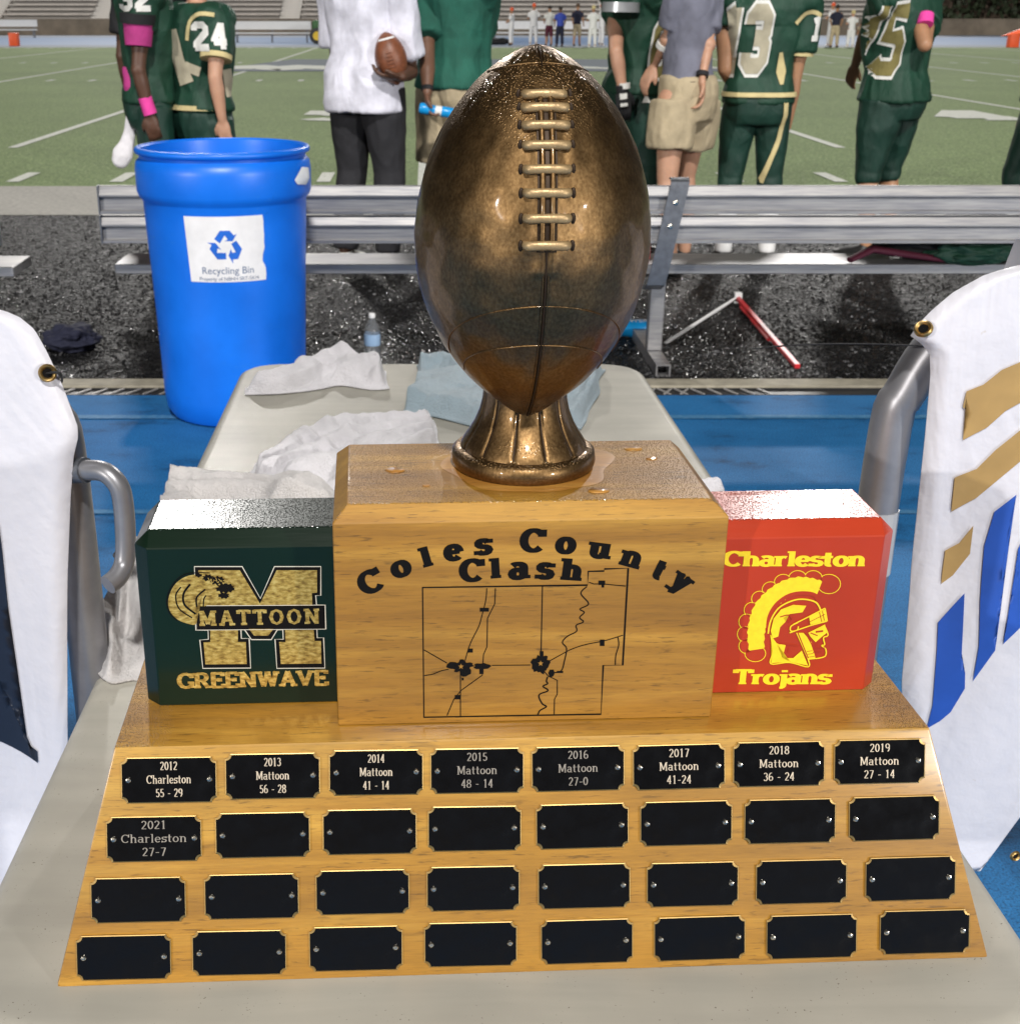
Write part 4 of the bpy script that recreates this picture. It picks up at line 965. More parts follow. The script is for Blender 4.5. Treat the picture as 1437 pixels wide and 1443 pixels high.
# ---- pooled water round the stand
bm = bmesh.new(); rw = random.Random(3)
def puddle(cx_, cy_, rx, ry, h=.0011, n=40, seed=1):
    ring = [bm.verts.new((cx_ + rx * q * math.cos(2 * math.pi * k / n), cy_ + ry * q * math.sin(2 * math.pi * k / n), CB[5] + .0002)) for k in range(n) for q in (1 + .22 * noise.noise(Vector((math.cos(2 * math.pi * k / n) * 1.6, math.sin(2 * math.pi * k / n) * 1.6, seed))),)]
    mid = [bm.verts.new((cx_ + (v.co.x - cx_) * .93, cy_ + (v.co.y - cy_) * .93, CB[5] + h)) for v in ring]
    for k in range(n): bm.faces.new((ring[k], ring[(k + 1) % n], mid[(k + 1) % n], mid[k]))
    bm.faces.new(mid); bm.faces.new(ring[::-1])
puddle(SX + .004, SY - .002, .064, .060, .0008, 60, 2)
for k in range(9):
    a_ = rw.uniform(0, 6.28); d_ = rw.uniform(.078, .105); r0 = rw.uniform(.0015, .007); x_, y_ = SX + d_ * math.cos(a_), SY + d_ * .8 * math.sin(a_)
    if CB[0] + .02 < x_ < CB[1] - .02 and CB[2] + .016 < y_ < CB[3] - .02: puddle(x_, y_, r0 * 1.5, r0, .0009, 16, k)
wt = type('o', (), {})(); wt.m = M_wood('wet_oak_film', (.56, .29, .06), (.42, .19, .032), (.19, .07, .011), wet=False); wt.m.node_tree.nodes['Principled BSDF'].inputs['Coat Roughness'].default_value = .02; wt.m.node_tree.nodes['Principled BSDF'].inputs['Coat Weight'].default_value = 1
finish('pooled_water', bm, wt.m, TR, local=True, smooth=70)
# ------------------------------------------------------------------ recycling drum
DX, DY = -.712, 4.63
dr = empty('recycling_drum', (DX, DY, 0), label='blue plastic drum with a white recycling sticker standing in front of the bench', cat='recycling bin')
bm = bmesh.new()
prof = [(.01, .0), (.20, .0), (.235, .008), (.254, .035), (.262, .09), (.268, .30), (.276, .52), (.284, .70), (.2865, .765), (.290, .773), (.299, .782), (.3055, .80), (.306, .87), (.302, .895), (.292, .905), (.2885, .909), (.2885, .918), (.296, .921), (.302, .926), (.303, .934), (.299, .940), (.290, .941), (.284, .936), (.281, .91), (.278, .70), (.26, .30), (.245, .03), (.01, .025)]
prof = [(r_ * 1.0, z_ * 1.025) for r_, z_ in prof]; lathe(bm, prof, 96); bmesh.ops.translate(bm, vec=(DX, DY, 0), verts=bm.verts)
finish('body', bm, M['drum'], dr, smooth=40)
bm = bmesh.new(); lathe(bm, [(r_, z_ * 1.025) for r_, z_ in [(.297, .9215), (.3035, .925), (.3045, .934), (.300, .9415), (.290, .9425), (.288, .9385), (.294, .936), (.2965, .930)]], 96, caps=False); bmesh.ops.translate(bm, vec=(DX, DY, 0), verts=bm.verts)
finish('rim', bm, M['drum'], dr, smooth=60)
def cyl_put(rad_f, a0, zc):
    return lambda x, y, l: Vector((DX + (rad_f(zc + y) + l) * math.cos(a0 + x / .285), DY + (rad_f(zc + y) + l) * math.sin(a0 + x / .285), zc + y))
def drad(z):
    for (r0, z0), (r1, z1) in zip(prof[4:14], prof[5:15]):
        if z0 <= z <= z1: return r0 + (r1 - r0) * (z - z0) / (z1 - z0)
    return .287
a0 = math.atan2(-DY, -DX) + R(-1.5); zc = .650
cp = cyl_put(drad, a0, zc)
bm = bmesh.new(); W_, H_ = .272, .222; nx, ny = 26, 10
def torn(x, y): return x + (.004 * noise.noise(Vector((y * 60, 3, 1))) if x > W_ * .45 else 0) - (.010 if (x > W_ * .45 and -.045 < y < -.015) else 0)
g = [[bm.verts.new(cp(torn(-W_ / 2 + W_ * i / nx + .008 * (-(j / ny - .5)), y_ := -H_ / 2 + H_ * j / ny), y_, .002)) for i in range(nx + 1)] for j in range(ny + 1)]
for j in range(ny):
    for i in range(nx): bm.faces.new((g[j][i], g[j][i + 1], g[j + 1][i + 1], g[j + 1][i]))
st = finish('sticker', bm, M['sticker'], dr, smooth=60)
def on_drum(polys, dx, dy, mat, nm, lift=.003):
    bm = bmesh.new()
    for p in polys: bm.faces.new([bm.verts.new((x + dx, y + dy, 0)) for x, y in p])
    bmesh.ops.remove_doubles(bm, verts=bm.verts, dist=1e-6)
    for _ in range(3):
        es = [e for e in bm.edges if e.calc_length() > .018]
        if not es: break
        bmesh.ops.subdivide_edges(bm, edges=es, cuts=1); bmesh.ops.triangulate(bm, faces=bm.faces[:])
    for v in bm.verts: v.co = cp(v.co.x, v.co.y, lift)
    finish(nm, bm, mat, st, recalc=False)
LB = lambda x, y: ((x - 725) / 1437 * .325, -(y - 600) / 1437 * .325 + .012)     # sticker close-up -> metres
ar = [[(650, 368), (795, 368), (850, 440), (895, 418), (830, 525), (708, 522), (760, 500), (715, 435), (640, 555), (560, 490)],
      [(885, 520), (965, 648), (900, 795), (820, 800), (825, 865), (758, 742), (800, 640), (815, 700), (868, 690), (808, 562)],
      [(450, 543), (575, 548), (655, 655), (600, 625), (588, 695), (722, 698), (722, 795), (590, 795), (480, 640), (515, 578)]]
def tri2(poly):
    from mathutils.geometry import tessellate_polygon
    return [[poly[i] for i in t_] for t_ in tessellate_polygon([[Vector((x, y, 0)) for x, y in poly]])]
on_drum([t_ for p in ar for t_ in tri2([LB(*q) for q in p])], 0, 0, M['sticker_blue'], 'recycling_symbol')
on_drum(plain_text('Recycling Bin', .0345), .003, LB(0, 1018)[1], M['sticker_grey'], 'lettering', .0032)
on_drum(plain_text('Property of NBHH SRT-5K?4', .0175), .006, LB(0, 1118)[1], M['sticker_grey'], 'lettering', .0032)
bm = bmesh.new(); 
for k in range(2):
    q = [cyl_put(lambda z: .3065, a0, 0)(x, z, .002 + .012 * math.sin(i)) for i, (x, z) in enumerate(())]
L = [(x, z) for x, z in ((.255, .866), (.30, .905), (.355, .897), (.365, .862), (.33, .842), (.27, .850))]
f = [bm.verts.new(cyl_put(lambda z: .3065, a0, 0)(x, z, .004)) for x, z in L]; c = bm.verts.new(cyl_put(lambda z: .3065, a0, 0)(.31, .872, .018))
for k in range(6): bm.faces.new((f[k], f[(k + 1) % 6], c))
finish('bung_cap', bm, M['white'], dr, smooth=60)

# ------------------------------------------------------------------ team benches
def bench(x0, x1, yb, brackets, label, group='aluminium team benches'):
    e = empty('team_bench', ((x0 + x1) / 2, yb, 0), label=label, cat='bench', group=group)
    for zt in (.775, .662):
        bm = bmesh.new(); h = .105
        pr = [(0, 0), (.030, 0), (.030, -.006), (.006, -.006), (.006, -.034), (.012, -.040), (.006, -.046), (.006, -h + .006), (.030, -h + .006), (.030, -h), (0, -h), (0, -h + .026), (-.010, -h + .022), (-.010, -h + .016), (0, -h + .012)]
        pr = [(yb - .010, zt), (yb, zt + .0), (yb, zt - h), (yb - .034, zt - h), (yb - .034, zt - h + .010), (yb - .020, zt - h + .014), (yb - .018, zt - .048), (yb - .026, zt - .044), (yb - .034, zt - .040), (yb - .034, zt - .034), (yb - .014, zt - .003)]
        a = [bm.verts.new((x0, y, z)) for y, z in pr]; b = [bm.verts.new((x1, y, z)) for y, z in pr]; n = len(pr)
        for k in range(n): bm.faces.new((a[k], a[(k + 1) % n], b[(k + 1) % n], b[k]))
        bm.faces.new(a[::-1]); bm.faces.new(b)
        finish('back_plank', bm, M['alu'], e)
        bm = bmesh.new(); box(bm, (x0 - .006, yb - .036, zt - h - .002), (x0 - .0005, yb + .002, zt + .002)); box(bm, (x1 + .0005, yb - .036, zt - h - .002), (x1 + .006, yb + .002, zt + .002)); finish('end_cap', bm, M['alu_dark'], e)
    bm = bmesh.new(); box(bm, (x0 + .0, 5.185 + yb - 5.07, .408), (x1, 5.44 + yb - 5.07, .448), .003)
    finish('seat_plank', bm, M['alu'], e)
    for bx in brackets:
        bm = bmesh.new(); y = yb - .036
        L = [(y + .045, .800), (y + .02, .803), (y - .004, .79), (y - .008, .76), (y - .008, .60), (y - .010, .45), (y + .004, .395), (y + .05, .37), (y + .12, .365)]
        hw = .036; th = .008
        prev = None
        for i, (yy, zz) in enumerate(L):
            p0 = Vector(L[max(0, i - 1)]); p1 = Vector(L[min(len(L) - 1, i + 1)]); t_ = (p1 - p0).normalized(); nrm = Vector((t_.y, -t_.x)) * th / 2
            r = [bm.verts.new((bx + sx * hw + (zz - .78) * .17, yy + s * nrm.x, zz + s * nrm.y)) for sx, s in ((-1, -1), (1, -1), (1, 1), (-1, 1))]
            if prev:
                for k in range(4): bm.faces.new((prev[k], prev[(k + 1) % 4], r[(k + 1) % 4], r[k]))
            else: bm.faces.new(r[::-1])
            prev = r
        bm.faces.new(prev); br = finish('bracket', bm, M['alu_dark'], e, smooth=40)
        for z in (.715, .625):
            bm = bmesh.new(); lathe(bm, [(.009, 0), (.009, .005), (.005, .007)], 10, Matrix.Translation((bx + (z - .78) * .17, yb - .048, z)) @ Matrix.Rotation(R(90), 4, 'X')); finish('bolt', bm, M['screw'], br)
        bm = bmesh.new(); box(bm, (bx - .032, 5.33 + yb - 5.07, .052), (bx + .032, 5.38 + yb - 5.07, .40), .004); finish('post', bm, M['alu'], e)
        bm = bmesh.new(); ya, yz = 5.10 + yb - 5.07, 5.74 + yb - 5.07
        # hollow square foot tube
        o_, i_ = .030, .024
        R4 = []
        for yy, q in ((ya, o_), (ya, i_), (ya + .1, i_)): R4.append([bm.verts.new((bx + sx * q, yy, .026 + sz * q * .85)) for sx, sz in ((-1, -1), (1, -1), (1, 1), (-1, 1))])
        R4.append([bm.verts.new((bx + sx * o_, yz, .026 + sz * o_ * .85)) for sx, sz in ((-1, -1), (1, -1), (1, 1), (-1, 1))])
        for a, b in ((R4[0], R4[1]), (R4[1], R4[2]), (R4[0], R4[3])):
            for k in range(4): bm.faces.new((a[k], a[(k + 1) % 4], b[(k + 1) % 4], b[k]))
        bm.faces.new(R4[2]); bm.faces.new(R4[3]); finish('foot_bar', bm, M['alu'], e)
    return e
bench(-1.262, 3.31, 5.07, (-.74, .975, 2.69), 'long aluminium team bench running behind the blue drum and the trophy')
bench(-6.2, -1.655, 5.01, (-5.6, -3.9, -2.2), 'aluminium team bench at the far left whose right end just shows')

# ------------------------------------------------------------------ things on and near the bench
def lump(name, c, r, mat, seed, label, cat, amp=.35, sc=9, group=None, flat=.0):
    bm = bmesh.new(); bmesh.ops.create_icosphere(bm, subdivisions=5, radius=1)
    for v in bm.verts:
        d = v.co.copy(); k = 1 + amp * (noise.noise(d * 1.6 + Vector((seed, 0, 0))) + .5 * noise.noise(d * 4 + Vector((seed, 5, 0))) + .28 * abs(noise.noise(d * sc + Vector((0, seed, 0)))))
        v.co = Vector((d.x * r[0] * k, d.y * r[1] * k, max(-.9, d.z) * r[2] * (k if d.z > 0 else 1))) + Vector(c)
    zmin = min(v.co.z for v in bm.verts); base = c[2] - r[2] * .9
    return finish(name, bm, mat, smooth=180, label=label, cat=cat, group=group)
p = onz(1395, 362, .45)
lump('duffel_bag', (1.98 + .25, 5.33, .53), (.42, .12, .085), M['black_cloth'], 3, 'black and dark duffel bag lying on the right end of the bench seat', 'bag')
lump('jacket', (2.22, 5.22, .49), (.17, .07, .055), M['jersey'], 8, 'crumpled dark green jacket hanging off the bench seat in front of the black bag', 'jacket')
bm = bmesh.new(); L = [Vector((1.72 + .0, 5.20, .462)), Vector((1.82, 5.24, .50)), Vector((1.95, 5.22, .482)), Vector((2.1, 5.20, .464)), Vector((2.25, 5.19, .458))]
tube(bm, [Vector(q) for q in catmull([tuple(v) for v in L], 5)] if False else L, [.02, .028, .024, .02, .012], 10, sq=.6)
finish('strap', bm, M['maroon'], smooth=60, label='maroon padded strap trailing over the bench seat left of the black bag', cat='strap')
# red box between the football and the bench bracket
cb_ = empty('red_box', (.81, 5.33, .45), label='red box with pale letters standing on the bench seat between football and bracket', cat='box')
bm = bmesh.new(); box(bm, (.70, 5.26, .450), (.92, 5.40, .520), .008, 2); finish('body', bm, M['red'], cb_, smooth=40)
bm = bmesh.new(); box(bm, (.696, 5.256, .515), (.924, 5.404, .535), .006, 2); finish('lid', bm, M['red'], cb_, smooth=40)
bm = bmesh.new(); flat_polys(bm, plain_text('COOL', .05), lambda x, y, l: Vector((.83 + x, 5.259 - l, .465 + y)), .0008); finish('lettering', bm, M['number_white'], cb_, recalc=False)
# dark cap on the rubber
p = onz(102, 492); lump('cap', (p.x, p.y, .05), (.12, .10, .06), M['navy'], 12, 'crumpled navy cloth cap lying on the black rubber left of the drum', 'cap', .32, 3)
# water bottle
p = onz(525, 509); wb = empty('water_bottle', (p.x, p.y, 0), label='small clear water bottle with pale blue label on the rubber behind the table', cat='bottle')
T_ = Matrix.Translation((p.x, p.y, 0))
bm = bmesh.new(); lathe(bm, [(.001, .002), (.028, 0), (.033, .006), (.034, .02), (.031, .028), (.034, .038), (.033, .07), (.034, .12), (.030, .15), (.018, .175), (.0125, .186), (.0125, .196)], 24, T_); finish('body', bm, M['clear'], wb, smooth=60)
bm = bmesh.new(); lathe(bm, [(.0345, .075), (.0348, .077), (.0348, .122), (.0345, .124)], 24, T_, False); finish('label_band', bm, simple('pale_blue_label', (.30, .45, .66), .4), wb, smooth=60)
bm = bmesh.new(); lathe(bm, [(.0145, .192), (.0145, .208), (.013, .210)], 20, T_); finish('bottle_cap', bm, M['white'], wb, smooth=40)
# sports drink bottle lying down
p = onz(892, 476); sb = empty('sports_bottle', (p.x, p.y, 0), label='bright blue squeeze bottle lying on the rubber next to the bench foot', cat='bottle')
T_ = Matrix.Translation((p.x - .16, p.y + .02, .042)) @ Matrix.Rotation(R(90), 4, 'Y')
bm = bmesh.new(); lathe(bm, [(.01, 0), (.037, .002), (.041, .012), (.041, .09), (.037, .11), (.037, .13), (.041, .15), (.041, .205), (.036, .222), (.02, .23)], 28, T_); finish('body', bm, M['bottle_blue'], sb, smooth=50)
bm = bmesh.new(); flat_polys(bm, plain_text('POWER', .040), lambda x, y, l: Vector((p.x - .005 + x, p.y + .02 - .0425 * math.cos((y + .040) / .042), .042 + .0425 * math.sin((y + .040) / .042))), 0); finish('lettering', bm, M['white'], sb, recalc=False)
bm = bmesh.new(); lathe(bm, [(.030, .232), (.036, .236), (.036, .262), (.02, .27), (.014, .29)], 24, T_); finish('bottle_cap', bm, M['white'], sb, smooth=40)
# folding kicking stick: white rod and red arm
ks = empty('kicking_tee_stick', tuple(onz(1040, 430)), label='folded kicking holder with thin white rod and red arm lying on the rubber', cat='kicking holder')
a, b, c = onz(937, 486), onz(1038, 430), onz(1122, 529)
bm = bmesh.new(); tube(bm, [a + Vector((0, 0, .01)), b + Vector((0, 0, .045))], .008, 8); finish('white_rod', bm, M['white'], ks, smooth=60)
bm = bmesh.new(); box(bm, (-.02, -.02, .015), (.02, .02, .07), .004, M=Matrix.Translation(b)); finish('joint', bm, M['white'], ks)
bm = bmesh.new(); d = (c - b); L_ = d.length; ang = math.atan2(d.y, d.x); Mx = Matrix.Translation(b) @ Matrix.Rotation(ang, 4, 'Z')
box(bm, (.0, -.012, .03), (L_, .012, .050), .003, M=Mx); box(bm, (.16, -.018, .020), (L_ * .62, .018, .034), .003, M=Mx); finish('red_arm', bm, M['red'], ks)

# ------------------------------------------------------------------ towels
def towel(name, top, bot, mat, label, h=.02, fold=.03, fx=3.0, fy=1.0, seed=1, nu=150, nv=90, group='wet towels on the table', edge=.10, skew=0.0, zc=None, drop=None, ridges=()):
    """top/bot: photo points of the far and near outline on the table plane"""
    def samp(pl, t_):
        x = t_ * (len(pl) - 1); i = min(int(x), len(pl) - 2); f = x - i; return pl[i].lerp(pl[i + 1], f)
    T = [onz(u, v, TZ) for u, v in top]; B_ = [onz(u, v, TZ) for u, v in bot]
    T = [Vector(p) for p in catmull2(T)]; B_ = [Vector(p) for p in catmull2(B_)]
    bm = bmesh.new(); G_ = []; rf = random.Random(seed * 7); FL = []; asp = 1.0 + fx * .35
    for k in range(int(4 + fx * 2.2)):
        a_ = R(90) * rf.uniform(-.35, .35) + skew * .9 + (R(90) if rf.random() < .35 else 0); FL.append((fold * rf.uniform(.18, .48), rf.uniform(.08, .92), rf.uniform(.05, .95), math.sin(a_), math.cos(a_), rf.uniform(.08, .16)))
    for i in range(nu + 1):
        row = []
        for j in range(nv + 1):
            u, v = i / nu, j / nv; p = samp(T, u).lerp(samp(B_, u), v)
            e = min(1, u / edge, (1 - u) / edge) * min(1, v / (edge * 1.5), (1 - v) / (edge * 1.5)); e = max(0, e); e = e * e * (3 - 2 * e)
            q = Vector((u * fx + seed * 3.1, v * fy * 3 + skew * u, seed))
            rid2 = min(1, abs(noise.noise(q * 1.7 + Vector((5, 1, 2)))) * 2.6) ** .7
            wx, wy = noise.noise(Vector((u * 2.3, v * 2.3, seed))) * .22, noise.noise(Vector((u * 2.3 + 7, v * 2.3, seed))) * .22
            z = h * .25
            for A_k, x0, y0, cs_, sn_, w_k in FL:
                dd = (u + wx - x0) * cs_ * asp + (v + wy - y0) * sn_; z += A_k * math.exp(-(dd / w_k) ** 2)
            for A_k, w_k, pl in ridges:
                best = 9
                for (ax, ay), (bx, by) in zip(pl, pl[1:]):
                    px_, py_ = u + wx * .25, v + wy * .25; dx_, dy_ = bx - ax, by - ay; t_ = max(0, min(1, ((px_ - ax) * dx_ + (py_ - ay) * dy_) / (dx_ * dx_ + dy_ * dy_))); d_ = math.hypot((px_ - ax - t_ * dx_) * 1.6, py_ - ay - t_ * dy_); best = min(best, d_)
                z += A_k * math.exp(-(best / w_k) ** 2)
            z += fold * .16 * (1 - abs(noise.noise(q * 2.2)) * 3) * (.5 + noise.noise(q * .7)) + .0035 * noise.noise(Vector((p.x * 60, p.y * 60, seed))) + .002 * noise.noise(Vector((p.x * 150, p.y * 150, seed)))
            z = .004 + e * max(0, z if z < .034 else .034 + (z - .034) * .4)
            p = p + Vector((.010 * noise.noise(Vector((p.x * 9, p.y * 9, seed))), .012 * noise.noise(Vector((p.x * 9, p.y * 9, seed + 4))), z))
            if drop: p = drop(p)
            row.append(bm.verts.new(p))
        G_.append(row)
    for i in range(nu):
        for j in range(nv): bm.faces.new((G_[i][j], G_[i][j + 1], G_[i + 1][j + 1], G_[i + 1][j]))
    me = bpy.data.meshes.new(name); bmesh.ops.recalc_face_normals(bm, faces=bm.faces[:]); bm.to_mesh(me); bm.free()
    o = link(name, me, mat, None, 180, label=label, cat='towel', group=group)
    if sum(p.normal.z for p in me.polygons) < 0: me.flip_normals()
    m = o.modifiers.new('s', 'SOLIDIFY'); m.thickness = .003; m.offset = -1
    return o
def catmull2(pts, n=6):
    out = []
    N = len(pts)
    for i in range(N - 1):
        a, b, c, d = (pts[min(max(i + k, 0), N - 1)] for k in (-1, 0, 1, 2))
        for j in range(n):
            t_ = j / n; out.append(.5 * ((2 * b) + (c - a) * t_ + (2 * a - 5 * b + 4 * c - d) * t_ * t_ + (3 * b - a - 3 * c + d) * t_ ** 3))
    out.append(pts[-1]); return out
towel('towel', [(347, 549), (385, 538), (430, 526), (470, 521), (510, 518), (545, 524)], [(349, 556), (400, 555), (450, 550), (480, 546), (520, 550), (549, 548)], M['towel_white'], 'white towel crumpled at the far left corner of the table', .016, .034, 3.0, .8, 2, edge=.10, ridges=((.030, .12, [(.15, .7), (.42, .30), (.60, .12), (.70, .2)]), (.040, .09, [(.66, .10), (.74, .35), (.80, .7)]), (.034, .09, [(.90, .10), (.93, .5), (.88, .85)]), (.018, .10, [(.2, .55), (.5, .62), (.85, .6)])))
towel('towel', [(590, 515), (640, 514), (700, 520), (780, 520), (852, 522)], [(571, 583), (610, 588), (670, 602), (750, 604), (822, 606)], M['towel_blue'], 'pale blue towel folded behind the bronze football at the far end of the table', .008, .030, 2.2, .55, 5, skew=.55, edge=.05, ridges=((.030, .10, [(.04, .10), (.20, .10), (.33, .28), (.28, .48), (.12, .60), (.02, .66)]), (.032, .11, [(.36, .02), (.45, .22), (.42, .48), (.24, .74), (.05, .92)]), (.022, .09, [(.72, .05), (.80, .45), (.84, .92)]), (.020, .08, [(.90, .10), (.96, .50), (.93, .88)])))
towel('towel', [(353, 668), (395, 634), (450, 618), (530, 604), (612, 594)], [(360, 692), (440, 697), (520, 690), (580, 665), (622, 628)], M['towel_white'], 'white towel rumpled in long folds just behind the wooden centre block', .012, .026, 3.2, .8, 9, skew=.7, edge=.08, ridges=((.026, .08, [(.08, .45), (.30, .22), (.60, .14), (.95, .18)]), (.028, .075, [(.06, .70), (.35, .50), (.62, .36), (.96, .38)]), (.028, .075, [(.20, .86), (.50, .68), (.75, .58), (.97, .60)]), (.022, .07, [(.40, .95), (.70, .84), (.97, .80)])))
def over_edge(p):
    ex = -.350 - (p.y - .69) * .0105
    if p.x < ex + .004: return Vector((ex - .006 - .25 * (ex - p.x) + .010 * noise.noise(Vector((p.y * 40, 1, 2))), p.y, p.z - (ex - p.x) * 1.1))
    return p
towel('towel', [(216, 700), (290, 692), (380, 692), (480, 692)], [(215, 735), (300, 735), (390, 735), (480, 735)], M['towel_grey'], 'damp whitish towel rolled behind the dark green block', .030, .05, 3, .8, 4, drop=over_edge)
towel('towel', [(150, 800), (190, 790), (235, 790), (300, 790)], [(118, 925), (150, 966), (195, 960), (240, 985)], M['towel_grey'], 'ribbed whitish towel draped over the left table edge beside the green block', .012, .05, 3.2, 2.2, 7, drop=over_edge, edge=.05)
towel('towel', [(900, 690), (940, 686), (985, 686), (1012, 690)], [(900, 706), (940, 708), (985, 708), (1024, 704)], M['towel_white'], 'corner of a white towel showing between the centre block and the orange block', .02, .02, 2, 1, 3)

# ------------------------------------------------------------------ barriers and banners
def arc3(pts, n=5): return [Vector(q) for q in catmull2([Vector(p) for p in pts], n)]
def barrier(side, X0, zt, label, Yb=1.22):
    e = empty('crowd_barrier', (X0 + side * .9, Yb, 0), label=label, cat='barrier', group='grey steel crowd barriers')
    s = side
    L = [(X0, Yb, .05), (X0, Yb, .5), (X0, Yb, zt - .20), (X0 + s * .012, Yb, zt - .12), (X0 + s * .05, Yb, zt - .055), (X0 + s * .11, Yb, zt - .02), (X0 + s * .20, Yb, zt), (X0 + s * .32, Yb, zt), (X0 + s * 1.0, Yb, zt), (X0 + s * 1.75, Yb, zt), (X0 + s * 1.95, Yb, zt - .06), (X0 + s * 2.0, Yb, zt - .2), (X0 + s * 2.0, Yb, .05)]
    bm = bmesh.new(); tube(bm, arc3(L), .0205, 18); finish('frame_tube', bm, M['steel'], e, smooth=60)
    bm = bmesh.new(); tube(bm, [(X0 + s * .01, Yb, .18), (X0 + s * 1.99, Yb, .18)], .0165, 12); finish('bottom_rail', bm, M['steel'], e, smooth=60)
    for k in range(1, 13):
        bm = bmesh.new(); tube(bm, [(X0 + s * .154 * k, Yb, .18), (X0 + s * .154 * k, Yb, zt - (.02 if 1 < k < 12 else .03))], .008, 8); finish('bar', bm, M['steel'], e, smooth=60)
    for fx in (.25, 1.75):
        bm = bmesh.new(); tube(bm, arc3([(X0 + s * fx, Yb - .3, .012), (X0 + s * fx, Yb - .08, .05), (X0 + s * fx, Yb, .16), (X0 + s * fx, Yb + .08, .05), (X0 + s * fx, Yb + .3, .012)]), .012, 10); finish('foot', bm, M['steel'], e, smooth=60)
    return e
bl = barrier(-1, -.362, 1.150, 'grey tubular crowd barrier with a curved hook under the left banner')
brr = barrier(1, .463, 1.172, 'grey tubular crowd barrier under the blue and gold banner on the right')
hk = [ony(96, 664, 1.19), ony(122, 662, 1.175), ony(148, 665, 1.165), ony(167, 684, 1.16), ony(174, 712, 1.158), ony(177, 760, 1.155), ony(175, 793, 1.15), ony(166, 812, 1.14), ony(152, 824, 1.13)]
bm = bmesh.new(); tube(bm, arc3(hk), .0100, 14); finish('hook', bm, M['steel'], bl, smooth=60)
bm = bmesh.new(); tube(bm, arc3([ony(86, 666, 1.195), ony(100, 663, 1.185), ony(121, 662, 1.176)], 3), .0128, 14); finish('hook_collar', bm, M['alu_dark'], bl, smooth=60)
bm = bmesh.new(); a = ony(1258, 760, 1.22); tube(bm, [(.463, 1.22, a.z - .035), (.463, 1.22, a.z + .035)], .0211, 18); finish('tape_patch', bm, simple('grey_tape', (.42, .43, .45), .35), brr)

def interp(tab, z):
    if z >= tab[0][0]: return tab[0][1]
    for (z0, x0), (z1, x1) in zip(tab, tab[1:]):
        if z1 <= z <= z0: return x0 + (x1 - x0) * (z - z0) / (z1 - z0) if z1 != z0 else x1
    return tab[-1][1]
YB = 1.165
def ripple(x, z, s): 
    k = min(1, max(0, (1.12 - z) / .25)) * 1.25
    return YB + (-.010 * math.sin(x * 16 + z * 2.2 + s) - .006 * math.sin(x * 37 - z * 4 + 2 * s) - .012 * noise.noise(Vector((x * 5, z * 2.5, s)))) * k - .012 * (1 - z)
def banner(name, side, edge_px, Xfar, zbot, label, prints, nx=110, nz=120):
    tab = []
    for u, v in edge_px:
        p = ony(u, v, YB); tab.append((p.z, p.x))
    tab.sort(reverse=True); ztop = tab[0][0]
    e = empty(name, (0, 0, 0)) if False else empty(name, (Xfar * .5, YB, 0), label=label, cat='banner')
    bm = bmesh.new(); G_ = []
    rows = [ztop - (ztop - .30) * (j / nz) ** 1.15 for j in range(nz + 1)]
    for z in rows:
        row = []; xe = interp(tab, z)
        for i in range(nx + 1):
            t_ = (i / nx) ** 1.7; x = xe + (Xfar - xe) * t_; zz = max(z, zbot(x)) if z < .9 else z
            y = ripple(x, zz, side)
            curl = max(0, 1 - abs(x - xe) / .018); y += .010 * curl ** 2
            if z > ztop - .02: y += 0
            row.append(bm.verts.new((x, y, zz)))
        G_.append(row)
    # over the top rail and down behind
    back = []
    for dy, dz in ((.018, .010), (.042, .016), (.066, .010), (.080, -.02), (.085, -.10)):
        row = []
        for i in range(nx + 1):
            v = G_[0][i].co; row.append(bm.verts.new((v.x, v.y + dy, v.z + dz)))
        back.append(row)
    G_ = back[::-1] + G_
    for a, b in zip(G_, G_[1:]):
        for i in range(nx):
            try: bm.faces.new((a[i], a[i + 1], b[i + 1], b[i]))
            except ValueError: pass
    bmesh.ops.dissolve_degenerate(bm, dist=1e-5, edges=bm.edges[:])
    sh = finish('sheet', bm, M['banner'], e, smooth=180)
    sh.data.materials[0] = M['banner']; m = sh.modifiers.new('s', 'SOLIDIFY'); m.thickness = .0006; m.offset = 0
    for nm, mat, pts in prints:
        bm = bmesh.new(); P3 = [ony(u, v, YB) for u, v in pts]
        f = bm.faces.new([bm.verts.new((p.x, 0, p.z)) for p in P3]); bmesh.ops.triangulate(bm, faces=[f])
        for _ in range(6):
            es = [ed for ed in bm.edges if ed.calc_length() > .014]
            if not es: break
            bmesh.ops.subdivide_edges(bm, edges=es, cuts=1); bmesh.ops.triangulate(bm, faces=bm.faces[:])
        for v in bm.verts:
            xe = interp(tab, v.co.z); v.co.y = ripple(v.co.x, v.co.z, side) + .010 * max(0, 1 - abs(v.co.x - xe) / .018) ** 2 - .0022
        finish(nm, bm, M[mat], e, smooth=180)
    return e, tab
LP_ = lambda pts: [(x / 2.1875, 420 + y / 2.1875) for x, y in pts]
RP_ = lambda pts: [(1200 + x / 1.603, 360 + y / 1.603) for x, y in pts]
be, ltab = banner('banner', -1, [(-60, 425), (0, 441), (22, 450), (44, 468), (62, 500), (85, 548), (107, 603), (108, 618), (102, 645), (99, 700), (97, 800), (97, 1025), (97, 1300)], -1.5, lambda x: .34,
    'white banner with part of a dark navy letter on the left barrier', [('navy_print', 'banner_navy', [(-120, 715), (-8, 715), (0, 742), (4, 775), (11, 850), (18, 945), (23, 985), (27, 1028), (31, 1041), (38, 1048), (53, 1057), (54, 1074), (0, 1049), (-120, 1010)])])
